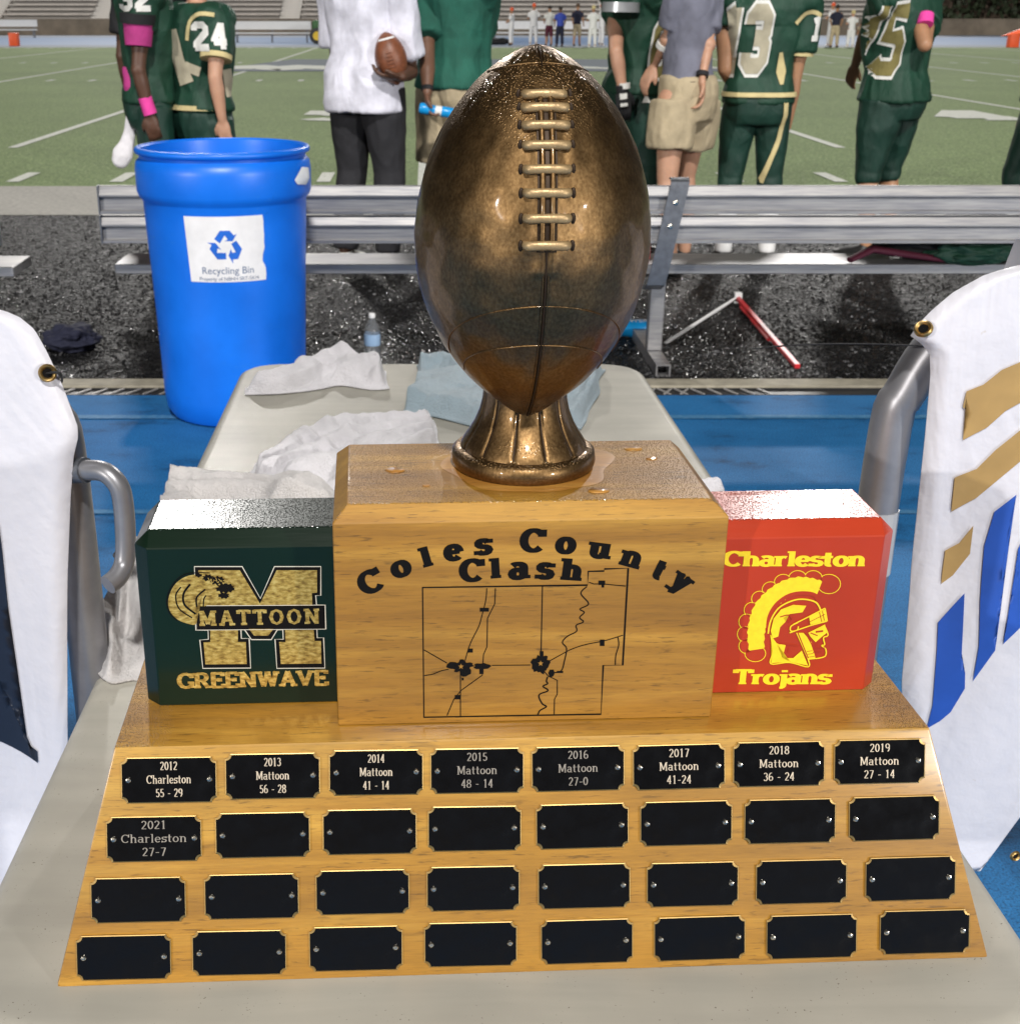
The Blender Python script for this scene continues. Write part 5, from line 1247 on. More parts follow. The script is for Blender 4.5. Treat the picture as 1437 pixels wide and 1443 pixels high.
bre, rtab = banner('banner', 1, [(1480, 372), (1437, 378), (1395, 390), (1350, 415), (1320, 440), (1300, 460), (1285, 482), (1300, 484), (1316, 500), (1318, 530), (1313, 620), (1305, 740), (1296, 850), (1281, 975), (1281, 1400)], 1.75, lambda x: .518 + min(.25, max(0, x - .611) * 2.6),
    'white banner with gold and blue shapes on the right barrier', [
    ('gold_print', 'banner_gold', RP_([(262, 308), (300, 292), (340, 258), (380, 240), (440, 228), (440, 318), (385, 330), (350, 352), (310, 392), (258, 422), (264, 352), (255, 345)])),
    ('gold_print', 'banner_gold', RP_([(243, 510), (290, 488), (330, 442), (380, 396), (440, 350), (440, 440), (382, 464), (340, 505), (290, 555), (237, 590)])),
    ('gold_print', 'banner_gold', RP_([(225, 680), (255, 660), (284, 618), (276, 682), (240, 735), (215, 756)])),
    ('blue_print', 'banner_blue', RP_([(327, 582), (372, 540), (340, 700), (318, 885), (270, 957), (285, 880), (292, 780), (305, 660)])),
    ('blue_print', 'banner_blue', RP_([(205, 840), (262, 770), (250, 900), (246, 940), (255, 942), (253, 975), (222, 1030), (200, 1052), (172, 1072), (186, 1020), (200, 900)])),
    ('blue_print', 'banner_blue', RP_([(430, 540), (430, 770), (380, 825), (335, 870), (350, 820), (366, 740), (372, 660)]))])
def grommet(c, n, parent, r=.0085):
    bm = bmesh.new(); q = Vector(n).to_track_quat('Z', 'Y').to_matrix().to_4x4(); lathe(bm, [(r * .52, .0), (r * .58, .0016), (r * .8, .0026), (r, .0012), (r * 1.02, -.0004)], 26, Matrix.Translation(c) @ q, False)
    finish('grommet', bm, M['brass'], parent, smooth=60)
    bm = bmesh.new(); lathe(bm, [(.0001, .0004), (r * .55, .0004)], 20, Matrix.Translation(c) @ q, False); finish('grommet_hole', bm, M['black_ink'], parent)
def surf_y(x, z, s): return ripple(x, z, s)
g = ony(68, 524, YB); grommet(Vector((g.x, surf_y(g.x, g.z, -1) - .003, g.z)), (.25, -1, .12), be)
g2 = ony(1300, 462, YB); grommet(Vector((g2.x, surf_y(g2.x, g2.z, 1) - .0035, g2.z)), (-.45, -.62, .62), bre)
g3 = ony(1426, 1200, YB); grommet(Vector((g3.x, surf_y(g3.x, g3.z, 1) - .004, g3.z)), (.2, -1, 0), bre, .006)
bm = bmesh.new(); L = arc3([ony(1310, 488, 1.19), ony(1284, 486, 1.165), ony(1230, 484, 1.14), ony(1160, 484, 1.12), ony(1100, 487, 1.11), ony(1060, 491, 1.105)])
tube(bm, L, [.0012] * (len(L) - 1) + [.0006], 8, sq=.6); finish('cable_tie', bm, M['black_cloth'], smooth=60, label='long black cable tie tail sticking out left from the right banner', cat='cable tie')
bm = bmesh.new(); L = arc3([Vector((g.x, surf_y(g.x, g.z, -1) - .004, g.z)), ony(80, 524, 1.15), ony(86, 530, 1.16), ony(87, 536, 1.18), ony(80, 545, 1.21)])
tube(bm, L, .0018, 8, sq=.6); finish('cable_tie', bm, M['black_cloth'], smooth=60, label='short black cable tie through the brass ring of the left banner', cat='cable tie')
# ------------------------------------------------------------------ people
def V3(x, y=0, z=0): return Vector((x, y, z))
VX = .0095
def capsule(bm, a, b, ra, rb, n=12, cap='round', sq=1.0):
    a, b = Vector(a), Vector(b); tube(bm, [a, a.lerp(b, .5), b], [ra, (ra + rb) / 2, rb], n, cap, sq)
def hand(bm, w, d, pn, side, curl=.5, s=1.0, r0=.0092):
    """w wrist, d pointing direction, pn palm normal; side +1 thumb on d x pn side"""
    d = d.normalized(); pn = (pn - d * pn.dot(d)).normalized(); x = d.cross(pn).normalized() * side
    rot = Matrix((x, d, pn)).transposed()
    ell(bm, w + d * .045 * s, (.040 * s, .052 * s, .017 * s), rot)
    ell(bm, w + d * .012 * s, (.028 * s, .03 * s, .020 * s), rot)
    for k, (off, ln) in enumerate(((.030, .070), (.010, .080), (-.011, .074), (-.030, .058))):
        c = curl * (.85 + .1 * k); p = w + d * .085 * s + x * off * s; L = [p - d * .02 * s]
        ang = 0; q = p
        for m in range(3):
            L.append(q); ang += c * .75; q = q + (d * math.cos(ang) + pn * math.sin(ang)) * ln * s * (.45, .32, .26)[m]
        L.append(q); tube(bm, L, [r0 * s] * 2 + [r0 * .98 * s, r0 * .92 * s, r0 * .82 * s], 8, 'round')
    p = w + d * .025 * s + x * .030 * s; q = p + (x * .55 + d * .75 + pn * .25) * .036 * s; r = q + (d * .9 + pn * .45 + x * .05) * .032 * s
    tube(bm, [p - x * .01 * s, p, q, r], [.012 * s, .0125 * s, .011 * s, .009 * s], 8, 'round')

def project_text(ch_polys, target, origin, xv, yv, mat, name, parent, lift=.004, curve=None):
    bvh = BVHTree.FromPolygons([v.co[:] for v in target.vertices], [p.vertices[:] for p in target.polygons])
    n = xv.cross(yv).normalized(); bm = bmesh.new()
    for p in ch_polys:
        try: bm.faces.new([bm.verts.new((x, y, 0)) for x, y in p])
        except ValueError: pass
    bmesh.ops.remove_doubles(bm, verts=bm.verts, dist=2e-4)
    for _ in range(5):
        es = [e for e in bm.edges if e.calc_length() > .022]
        if not es: break
        bmesh.ops.subdivide_edges(bm, edges=es, cuts=1); bmesh.ops.triangulate(bm, faces=bm.faces[:])
    kill = []
    for v in bm.verts:
        o = origin + xv * v.co.x + yv * v.co.y
        hit = bvh.ray_cast(o + n * .6, -n)
        if hit[0] is None or (hit[0] - (o)).length > .55: kill.append(v)
        else: v.co = hit[0] + n * lift + hit[1] * .002
    bmesh.ops.delete(bm, geom=kill, context='VERTS')
    finish(name, bm, mat, parent, smooth=60, recalc=False)

BLK = {  # chunky octagonal jersey digits, unit height, polygons (outer strokes)
 '1': [[(.30, 0), (.30, 1)], [(.08, .82), (.30, .93)], [(.08, .07), (.52, .07)]],
 'I': [[(.36, 0), (.36, 1)]],
 '2': [[(.08, .72), (.08, .84), (.18, .93), (.48, .93), (.58, .82), (.58, .64), (.10, .20), (.10, .07)], [(.04, .07), (.64, .07)]],
 '3': [[(.07, .74), (.07, .84), (.17, .93), (.46, .93), (.57, .83), (.57, .62), (.46, .52), (.24, .52)], [(.46, .52), (.58, .40), (.58, .18), (.46, .07), (.18, .07), (.07, .17), (.07, .28)]],
 '4': [[(.46, 0), (.46, 1)], [(.44, .95), (.06, .34), (.06, .30)], [(.04, .28), (.64, .28)]],
 '5': [[(.58, .93), (.12, .93), (.12, .55), (.46, .55), (.58, .44), (.58, .18), (.46, .07), (.17, .07), (.07, .17)]],
 '6': [[(.58, .78), (.58, .84), (.48, .93), (.18, .93), (.08, .83), (.08, .18), (.18, .07), (.47, .07), (.58, .18), (.58, .42), (.47, .53), (.10, .53)]],
 '7': [[(.06, .93), (.60, .93), (.60, .80), (.26, 0)]],
}
def digit_polys(s, h, wd, sp=.74, w=1.0):
    out = []
    for i, ch in enumerate(s):
        for st_ in BLK[ch]: out += [[(x * h * w, y * h) for x, y in p] for p in ribbon([(px_ + i * sp, py_) for px_, py_ in st_], wd)]
    W_ = (sp * (len(s) - 1) + .66) * h * w
    return [[(x - W_ / 2, y - h / 2) for x, y in p] for p in out]

def person(label, base, face, skinm, top, bottom, s=1.0, lean=V3(0), arms=None, hair='hair', pads=0, build=1.0, step=0.0, gloves=None, hands=('skin', 'skin'), vx=VX, legs='pants', shoe='shoe_dark', sleeve=.5, group='people standing between the bench and the field', girth=1.0, tail=0, beltm=None, extra=None, hiptw=0):
    """base = point between the feet; face = turn from looking away from the camera"""
    e = empty('person', tuple(base), label=label, cat='person', group=group)
    c, sn = math.cos(face), math.sin(face); r = V3(c, sn, 0); f = V3(-sn, c, 0); up = V3(0, 0, 1)
    B0 = Vector(base)
    def P(x, y, z): return B0 + r * x * s + f * y * s + up * z * s + lean * max(0, (z - .5))
    w_ = build; g_ = girth
    sk = bmesh.new()
    # trunk rings (height, half width, half depth, forward offset)
    trunk = [(.80, .150, .105, 0), (.90, .172, .122, -.01), (.98, .168, .118, -.01), (1.06, .150, .105, 0), (1.16, .150, .102, .01), (1.28, .168, .112, .01), (1.38, .180, .112, .0), (1.45, .160, .090, -.01), (1.50, .085, .065, -.015), (1.53, .060, .060, -.01)]
    def rings(tr, k=0.0, wx=1.0): return [(P(0, o, z), r * (a * w_ * wx + k) * s, f * (b * g_ + k) * s) for z, a, b, o in tr]
    loft(sk, rings(trunk), 28, 2.4)
    tube(sk, [P(0, -.01, 1.48), P(0, .0, 1.56), P(0, .02, 1.62)], [.060 * s, .056 * s, .055 * s], 14)
    hr = Matrix((r, f, up)).transposed()
    hc = P(0, .025, 1.675)
    ell(sk, hc, (.076 * s, .094 * s, .108 * s), hr, 20, 14); ell(sk, P(0, .055, 1.61), (.052 * s, .055 * s, .050 * s), hr); ell(sk, P(0, .10, 1.575), (.022 * s, .018 * s, .018 * s), hr)
    tube(sk, [P(0, .105, 1.70), P(0, .128, 1.655)], [.008 * s, .014 * s], 8, 'round')
    for q in (-1, 1):
        ell(sk, P(q * .079, .01, 1.665), (.010 * s, .022 * s, .032 * s), hr); ell(sk, P(q * .030, .098, 1.70), (.020 * s, .014 * s, .009 * s), hr)
    ell(sk, P(0, .112, 1.615), (.025 * s, .010 * s, .007 * s), hr)
    SW = .190 * w_ * (1 + pads * .22)
    sh, el, wr, hd = {}, {}, {}, {}
    arms = arms or {}
    for q in (-1, 1):
        a = arms.get(q, {})
        sh[q] = P(q * SW, -.01, 1.425)
        el[q] = a.get('el', P(q * (SW + .045), -.03, 1.13)); wr[q] = a.get('wr', P(q * (SW + .06), .05, .87)); hd[q] = a.get('d', (wr[q] - el[q]).normalized())
        capsule(sk, sh[q], el[q], .052 * s * w_, .040 * s * w_); ell(sk, el[q], (.040 * s,) * 3); tube(sk, [el[q], el[q].lerp(wr[q], .3), wr[q]], [.040 * s * w_, .042 * s * w_, .026 * s * w_], 12, 'round')
        tube(sk, [sh[q].lerp(el[q], .2), sh[q].lerp(el[q], .5), sh[q].lerp(el[q], .8)], [.05 * s * w_, .055 * s * w_, .042 * s * w_], 12, 'round')
        pn = a.get('pn', -r * q); 
        if not (gloves and q in gloves): hand(sk, wr[q], hd[q], pn, a.get('ts', q if True else 1) * -1, a.get('curl', .45), s)
    hip, kn, an = {}, {}, {}
    for q in (-1, 1):
        hip[q] = P(q * .092, 0, .90); kn[q] = P(q * (.115 + .03 * abs(step)), .03 + q * step * .6, .50); an[q] = P(q * (.13 + .05 * abs(step)), -.02 + q * step, .09)
        tube(sk, [hip[q], hip[q].lerp(kn[q], .4), kn[q]], [.088 * s * g_, .080 * s * g_, .056 * s], 16, 'round'); tube(sk, [kn[q], kn[q].lerp(an[q], .3), kn[q].lerp(an[q], .65), an[q]], [.054 * s, .060 * s, .048 * s, .036 * s], 14, 'round')
        tube(sk, [an[q] - f * .01 * s - up * .04 * s, an[q] + f * .08 * s - up * .06 * s, an[q] + f * .13 * s - up * .065 * s], [.026 * s, .024 * s, .018 * s], 10, 'round')
    body = link('body', voxel(sk, vx * .85, 2), M[skinm], None, 180)
    def adopt(o, nm=None, **k):
        o.data.transform(wm(e).inverted()); o.parent = e; WM[o.name] = wm(e)
        return o
    adopt(body)
    seed = hash(label) % 97
    seed = sum(ord(ch) for ch in label) % 97
    def wrinkle(amp, sc=9, z_=.6): return lambda p: amp * (noise.noise(Vector((p.x * sc, p.y * sc, p.z * sc * z_ + seed))) + .6 * (1 - 2 * abs(noise.noise(Vector((p.x * sc * 1.6, p.y * sc * 1.6, p.z * sc * z_ * 1.3 + seed + 9)))))) + amp * .5
    out = {}
    # hair
    hb = bmesh.new(); ell(hb, P(0, .005, 1.71), (.083 * s, .098 * s, .095 * s), hr, 18, 12)
    ho = link('hair', voxel(hb, vx, 1, lambda p: .006 * noise.noise(p * 40)), M[hair], None, 180); adopt(ho)
    # top
    tb_ = bmesh.new(); loose = top.get('loose', .016); hem = top.get('hem', .86); k = loose
    tr = [(hem, .172 * g_ ** .3, .126, -.01)] + [t_ for t_ in trunk if hem + .03 < t_[0] < 1.47] + [(1.50, .095, .072, -.015)]
    if pads:
        tr = [(z, a * (1 + .10 * (z > 1.2)) , b * (1 + .15 * (z > 1.15)), o) for z, a, b, o in tr]
    loft(tb_, rings(tr, k), 32, 2.5)
    if pads:
        for q in (-1, 1): ell(tb_, sh[q] + up * .025 - r * q * .03, (.105 * s, .115 * s, .082 * s), hr)
        loft(tb_, [(P(0, -.01, z), r * a * s * w_, f * b * s) for z, a, b in ((1.34, .20, .135), (1.42, .23, .145), (1.48, .19, .12), (1.52, .10, .09))], 28, 2.4)
    for q in (-1, 1):
        sl = top.get('sleeve', .55); slq = sl[q] if isinstance(sl, dict) else sl; end = sh[q].lerp(el[q], slq); rs = top.get('sr', (.078, .070))
        tube(tb_, [sh[q] - r * q * .05, sh[q], sh[q].lerp(el[q], slq * .5), end], [rs[0] * s * w_ * .95, rs[0] * s * w_, (rs[0] + rs[1]) / 2 * s * w_, rs[1] * s * w_], 20)
    if tail: loft(tb_, [(P(0, -.02, hem - .06), r * .19 * s * w_, f * .14 * s), (P(0, -.01, hem + .1), r * .18 * s * w_, f * .13 * s)], 28, 2.4)
    tm = voxel(tb_, vx, 2, wrinkle(top.get('wr', .007), top.get('ws', 9)))
    to = link(top['name'], tm, M[top['mat']], None, 180); out['top_me'] = tm.copy(); adopt(to)
    # bottom
    bb_ = bmesh.new(); kk = bottom.get('k', .012); zb = bottom.get('z', .09)
    loft(bb_, rings([(.80, .150, .110, -.005), (.86, .168, .122, -.012), (.93, .172, .126, -.015), (.985, .166, .118, -.01), (bottom.get('top', 1.02), .158, .110, 0)], kk), 30, 2.4)
    for q in (-1, 1):
        ell(bb_, P(q * .075, -.045, .88), (.085 * s, .085 * s * g_, .10 * s), hr)
        if zb > .5: 
            t_ = (.90 - zb) / (.90 - .50); end = hip[q].lerp(kn[q], t_); tube(bb_, [hip[q], hip[q].lerp(end, .5), end], [(.095 + kk) * s * g_, (.098 + kk) * s, (.092 + kk) * s], 20)
        else:
            t_ = min(1, (.50 - zb) / (.50 - .09)); end = kn[q].lerp(an[q], t_)
            tube(bb_, [hip[q], hip[q].lerp(kn[q], .4), kn[q], kn[q].lerp(end, .45), end], [(.092 + kk) * s * g_, (.084 + kk) * s * g_, (.060 + kk) * s, (.062 + kk) * s, ((.040 if t_ > .9 else .052) + kk * 1.5) * s], 20)
    bo_ = link(bottom['name'], voxel(bb_, vx, 2, wrinkle(bottom.get('wr', .005), bottom.get('ws', 10))), M[bottom['mat']], None, 180); out['bot_me'] = bo_.data.copy(); adopt(bo_)
    # socks + shoes
    for q in (-1, 1):
        if bottom.get('sock'):
            b3 = bmesh.new(); tube(b3, [an[q].lerp(kn[q], .55), an[q].lerp(kn[q], .3), an[q] - up * .03], [.062 * s, .056 * s, .050 * s], 14); adopt(link('sock', voxel(b3, vx * 1.2, 1), M[bottom['sock']], None, 180))
        b3 = bmesh.new(); A = an[q]
        loft(b3, [(A - f * .045 * s - up * .055 * s, r * .034 * s, up * .033 * s), (A + f * .0 * s - up * .045 * s, r * .050 * s, up * .062 * s), (A + f * .08 * s - up * .055 * s, r * .048 * s, up * .040 * s), (A + f * .15 * s - up * .062 * s, r * .046 * s, up * .028 * s), (A + f * .195 * s - up * .068 * s, r * .028 * s, up * .018 * s)], 16)
        adopt(link('shoe', voxel(b3, vx * .9, 2), M[shoe], None, 180))
    for q in (gloves or ()):
        b3 = bmesh.new(); hand(b3, wr[q], hd[q], (arms.get(q, {})).get('pn', -r * q), -q, (arms.get(q, {})).get('curl', .6), s * 1.12, .0105); tube(b3, [wr[q].lerp(el[q], .12), wr[q] + hd[q] * .02], [.036 * s, .034 * s], 14)
        adopt(link('glove', voxel(b3, vx * .7, 1), M['black_cloth'], None, 180))
        b3 = bmesh.new(); d_ = hd[q]; pn_ = -(arms.get(q, {})).get('pn', -r * q); x_ = d_.cross(pn_)
        for a_, b_ in ((.02, .055), (.075, .095)):
            c_1 = wr[q] + d_ * (a_ + b_) / 2 + pn_ * .022; box(b3, (-.022, -(b_ - a_) / 2, -.004), (.022, (b_ - a_) / 2, .006), .003, M=Matrix.Translation(c_1) @ Matrix((x_, d_, pn_)).transposed().to_4x4())
        adopt(link('glove_patch', bm_me(b3), M['number_white'], None, 40))
    out.update(dict(e=e, P=P, sh=sh, el=el, wr=wr, hd=hd, r=r, f=f, up=up, adopt=adopt, kn=kn, an=an, hip=hip, s=s, hr=hr, rings=rings, trunk=trunk))
    return out
def bm_me(bm):
    bmesh.ops.recalc_face_normals(bm, faces=bm.faces[:]); me = bpy.data.meshes.new('m'); bm.to_mesh(me); bm.free(); return me
def band(o, a, b, r0, r1, mat, name, n=18, **k):
    bm = bmesh.new(); tube(bm, [a, a.lerp(b, .5), b], [r0, (r0 + r1) / 2, r1], n); o['adopt'](link(name, bm_me(bm), M[mat], None, 40, **k))
def shell_patch(o, polys, origin, xv, yv, mat, name, which='top_me', lift=.004): project_text(polys, o[which], origin, xv, yv, M[mat], name, o['e'], lift)
def trim_ring(o, zs, k, mat, name, dz=.018, tr=None):
    """flat band round the waist"""
    bm = bmesh.new(); loft(bm, o['rings']([(zs - dz, .172, .124, -.012), (zs + dz, .168, .120, -.010)], k), 36, 2.5); o['adopt'](link(name, bm_me(bm), M[mat], None, 40))
def px3(u, v, Y): return ony(u, v, Y)
YP = 7.9
def ground_at(u_ref, v_ref, Y=YP): p = ony(u_ref, v_ref, Y); return V3(p.x, Y, 0)
G_ = 'football players and staff behind the bench'
JT = dict(name='jersey', mat='jersey', sleeve=.60, sr=(.082, .080), hem=.92, loose=.014, wr=.011)
JP = dict(name='football_pants', mat='jersey_pants', k=.008, z=.42, wr=.007, sock='white')

# --- player thirteen
Y = 7.7; b0 = V3(ony(1064, 180, Y).x, Y, 0)
o = person('player in dark green uniform number 13 seen from behind in the middle right', b0, R(-3), 'skin_tan', dict(JT, sleeve={-1: .30, 1: .60}), JP, s=1.0, pads=.55, build=1.05, group=G_, gloves=None,
    arms={-1: dict(el=px3(1021, 96, Y - .02), wr=px3(1041, 128, Y + .12), d=V3(.5, .5, -.4).normalized(), curl=.8), 1: dict(el=px3(1119, 110, Y), wr=px3(1108, 178, Y + .02), d=V3(-.05, .05, -1), curl=.4, pn=V3(-1, 0, 0))}, hair='hair_brown')
or_ = ony(1061, 55, Y - .3); shell_patch(o, digit_polys('13', .325, .40, .70, .56), V3(or_.x - .008, Y - .2, or_.z), V3(.994, -.1, 0), V3(.06, 0, 1), 'number_white', 'number_outline', lift=.003)
shell_patch(o, digit_polys('13', .325, .27, .70, .56), V3(or_.x - .008, Y - .2, or_.z), V3(.994, -.1, 0), V3(.06, 0, 1), 'number_gold', 'number', lift=.007)
for q in (1,):
    a = o['sh'][q].lerp(o['el'][q], .585); band(o, a, o['sh'][q].lerp(o['el'][q], .665), .083, .082, 'gold_trim', 'sleeve_stripe')
trim_ring(o, .965, .032, 'gold_trim', 'waist_stripe', .012)
bm = bmesh.new(); L = [px3(1098, 132, Y - .17), px3(1101, 160, Y - .18), px3(1097, 195, Y - .16), px3(1090, 225, Y - .11), px3(1082, 255, Y - .09)]
pp = ribbon([(0, 0), (.01, -.11), (-.005, -.25), (-.035, -.36), (-.07, -.50)], .028); q0 = px3(1099, 130, Y)
shell_patch(o, pp, V3(q0.x, Y, q0.z), V3(1, 0, 0), V3(0, 0, 1), 'gold_trim', 'leg_stripe', 'bot_me')
pp = ribbon([(0, 0), (.012, -.10), (.02, -.17)], [.02, .055, .02]); q0 = px3(1092, 72, Y); shell_patch(o, pp, V3(q0.x, Y, q0.z), V3(1, 0, 0), V3(0, 0, 1), 'gold_trim', 'side_panel')
q0 = px3(1143, 38, Y); shell_patch(o, digit_polys('1', .12, .26), V3(q0.x - .035, Y, q0.z), V3(.9, .4, 0), V3(.08, 0, 1), 'number_white', 'sleeve_number')
pp = ribbon(catmull([(0, 0), (.05, .05), (.10, .06), (.15, .04)], 3), .022); q0 = px3(1112, 32, Y); shell_patch(o, pp, V3(q0.x, Y, q0.z), V3(1, 0, 0), V3(0, 0, 1), 'gold_trim', 'shoulder_stripe')

# --- player fifteen
Y = 7.9; b0 = V3(ony(1249, 200, Y).x, Y, 0)
o = person('player in dark green uniform with large gold 15 facing left near the right edge', b0, R(42), 'skin_tan', dict(JT, hem=.90, loose=.02, sleeve={-1: .25, 1: .6}), dict(JP, z=.44, sock=None), s=1.02, pads=.5, build=1.02, group=G_, girth=1.25,
    arms={1: dict(el=px3(1303, 62, Y - .28), wr=px3(1290, 8, Y - .1), d=V3(-.3, .3, .9).normalized(), pn=V3(-1, 0, 0)), -1: dict(el=px3(1222, 40, Y + .35), wr=px3(1205, 90, Y + .42))})
q0 = ony(1236, 54, Y); 
for h_, w_, m_, l_, n_ in ((.36, .34, 'number_white', .003, 'number_outline'), (.36, .23, 'number_olive', .007, 'number')): shell_patch(o, digit_polys('I5', h_, w_, .62, .42), V3(q0.x - .05, Y - .0, q0.z), V3(.985, .17, 0), V3(.05, 0, 1), m_, n_, lift=l_)
band(o, px3(1304, 20, Y - .19), px3(1303, 34, Y - .22), .045, .045, 'pink', 'arm_band')
band(o, o['sh'][1].lerp(o['el'][1], .1), o['sh'][1].lerp(o['el'][1], .62), .085, .084, 'jersey', 'sleeve')

# --- player with gloves (sixty something) between the ball and the coach
Y = 7.95; b0 = V3(ony(890, 200, Y).x, Y, 0)
o = person('player in dark green uniform with black gloves standing just right of the bronze football', b0, R(-62), 'skin_light', dict(JT, hem=.93, sleeve=.30), dict(JP, z=.40), s=1.03, pads=.5, build=.98, group=G_, girth=1.08, gloves=(-1, 1),
    arms={-1: dict(el=px3(868, 72, Y - .22), wr=px3(877, 125, Y - .24), d=V3(.12, 0, -1).normalized(), pn=V3(0, 1, 0), curl=.5), 1: dict(el=px3(915, 85, Y + .18), wr=px3(931, 132, Y + .12), d=V3(.2, 0, -1).normalized(), curl=.5, pn=V3(0, 1, 0))})
q0 = ony(906, 66, Y)
for h_, w_, m_, l_, n_ in ((.30, .36, 'number_white', .003, 'number_outline'), (.30, .22, 'number_olive', .007, 'number')): shell_patch(o, digit_polys('6', h_, w_, .7, .55), V3(q0.x, Y, q0.z), V3(.9, .43, 0), V3(0, 0, 1), m_, n_, lift=l_)
band(o, px3(875, 2, Y - .20), px3(874, 16, Y - .20), .105, .110, 'silver', 'shoulder_pad')
band(o, px3(879, 116, Y - .24), px3(879, 124, Y - .24), .036, .036, 'number_white', 'wrist_tape'); band(o, px3(927, 116, Y + .13), px3(930, 126, Y + .12), .036, .036, 'number_white', 'wrist_tape')
q0 = ony(903, 137, Y); shell_patch(o, [[(-.025, -.015), (.025, -.015), (.008, .022), (-.008, .022)]], V3(q0.x, Y, q0.z), V3(1, 0, 0), V3(0, 0, 1), 'number_white', 'logo_patch', 'bot_me')

# --- coach in grey polo and khaki shorts
Y = 7.45; b0 = V3(ony(962, 200, Y).x, Y, 0)
o = person('man in grey polo shirt and khaki shorts left of player 13', b0, R(35), 'skin_light', dict(name='polo_shirt', mat='polo_grey', sleeve=.72, sr=(.085, .088), hem=.97, loose=.014, wr=.008), dict(name='cargo_shorts', mat='khaki', k=.027, z=.66, wr=.007), s=1.05, build=.68, group=G_, step=.08, girth=.95,
    arms={1: dict(el=px3(998, 62, Y - .06), wr=px3(989, 112, Y - .16), d=V3(.1, 0, -1).normalized(), pn=V3(-1, 0, 0), curl=.7), -1: dict(el=px3(940, 55, Y + .0), wr=px3(922, 92, Y + .12), d=V3(-.5, 0, -.9).normalized())}, hair='hair_brown')
band(o, px3(990, 101, Y - .14), px3(989, 107, Y - .15), .034, .034, 'black_cloth', 'watch'); band(o, px3(937, 60, Y + .015), px3(934, 66, Y + .03), .046, .044, 'number_white', 'wrist_tape')
trim_ring(o, .985, .020, 'black_cloth', 'belt', .014)

# --- green polo with drink bottle
Y = 7.7; b0 = V3(ony(640, 150, Y).x, Y, 0)
o = person('man in green polo shirt holding a blue bottle left of the bronze football', b0, R(-38), 'skin_brown', dict(name='polo_shirt', mat='polo_green', sleeve=.74, sr=(.088, .092), hem=.92, loose=.028, wr=.012, ws=7), dict(name='shorts', mat='khaki', k=.022, z=.53, wr=.006), s=1.09, build=.98, group=G_, step=.05, girth=1.15,
    arms={-1: dict(el=px3(602, 84, Y - .18), wr=px3(602, 128, Y - .30), d=V3(.05, -.1, -1).normalized(), pn=V3(1, -.1, 0), curl=1.0), 1: dict(el=px3(672, 60, Y + .2), wr=px3(680, 110, Y + .3))})
band(o, px3(602, 121, Y - .285), px3(602, 127, Y - .295), .034, .033, 'black_cloth', 'wrist_band')
c = px3(606, 153, Y - .325); sb = empty('sports_bottle', tuple(c), label='blue and white squeeze bottle held in the hand of the man in the green polo', cat='bottle')
T_ = Matrix.Translation(c + V3(-.062, 0, .008)) @ Matrix.Rotation(R(99), 4, 'Y')
bm = bmesh.new(); lathe(bm, [(.01, 0), (.026, .004), (.030, .016), (.030, .05), (.026, .06), (.026, .09)], 24, T_); finish('bottle_top', bm, M['bottle_blue'], sb, smooth=50)
bm = bmesh.new(); lathe(bm, [(.026, .09), (.028, .095), (.028, .125), (.028, .126)], 24, T_); finish('label_band', bm, M['white'], sb, smooth=50)
bm = bmesh.new(); lathe(bm, [(.028, .127), (.029, .13), (.029, .19), (.025, .20)], 24, T_); finish('bottle_base', bm, M['bottle_blue'], sb, smooth=50)

# --- white shirt, holding a football
Y = 7.5; b0 = V3(ony(517, 200, Y).x, Y, 0)
o = person('man in loose white shirt and black jeans with a football under his arm', b0, R(-30), 'skin_dark', dict(name='shirt', mat='white_shirt', sleeve=.84, sr=(.080, .082), hem=.80, loose=.026, wr=.016, ws=7), dict(name='jeans', mat='jeans', k=.014, z=.10, wr=.007), s=1.11, build=.95, shoe='number_white', group=G_, girth=1.05,
    arms={1: dict(el=px3(578, 100, Y - .06), wr=px3(566, 107, Y - .26), d=V3(-.95, -.1, .0).normalized(), pn=V3(.1, .2, 1), curl=.6), -1: dict(el=px3(475, 80, Y + .15), wr=px3(500, 70, Y + .45))})
fc = px3(551, 82, Y - .20); fb = empty('football', tuple(fc), R(0), label='brown leather football tucked under the arm of the man in the white shirt', cat='football')
bm = bmesh.new(); q = Euler((0, R(-14), 0)).to_matrix().to_4x4()
N = 32; rg = []
for j in range(1, N):
    s_ = -math.cos(math.pi * j / N); rg.append((max(.002, brad(s_) / BR * .086), s_ * .140))
T_ = Matrix.Translation(fc) @ q; lathe(bm, rg, 40, T_); fo = finish('body', bm, M['leather'], fb, smooth=60)
for k in range(5):
    s_ = -.28 + k * .13; p0 = Vector((-.018 + .0, -brad(s_) / BR * .086 - .001, s_ * .14)); p1 = p0 + V3(.030, 0, 0)
    bm = bmesh.new(); tube(bm, [T_ @ p0, T_ @ p1], .0028, 8, 'round'); finish('lace', bm, M['leather'], fo, smooth=60)
for s_ in (-.72, .72):
    bm = bmesh.new(); rr0 = brad(s_) / BR * .086 + .001; rr1 = brad(s_ + .07) / BR * .086 + .001; pr = [Vector((rr0 * math.cos(a), rr0 * math.sin(a), s_ * .14)) for a in [R(-150 + 10 * k) for k in range(13)]]; p2 = [Vector((rr1 * math.cos(a), rr1 * math.sin(a), (s_ + .07) * .14)) for a in [R(-150 + 10 * k) for k in range(13)]]
    A_ = [bm.verts.new(T_ @ p) for p in pr]; B_ = [bm.verts.new(T_ @ p) for p in p2]
    for k in range(12): bm.faces.new((A_[k], A_[k + 1], B_[k + 1], B_[k]))
    finish('white_stripe', bm, M['white'], fo, smooth=60)

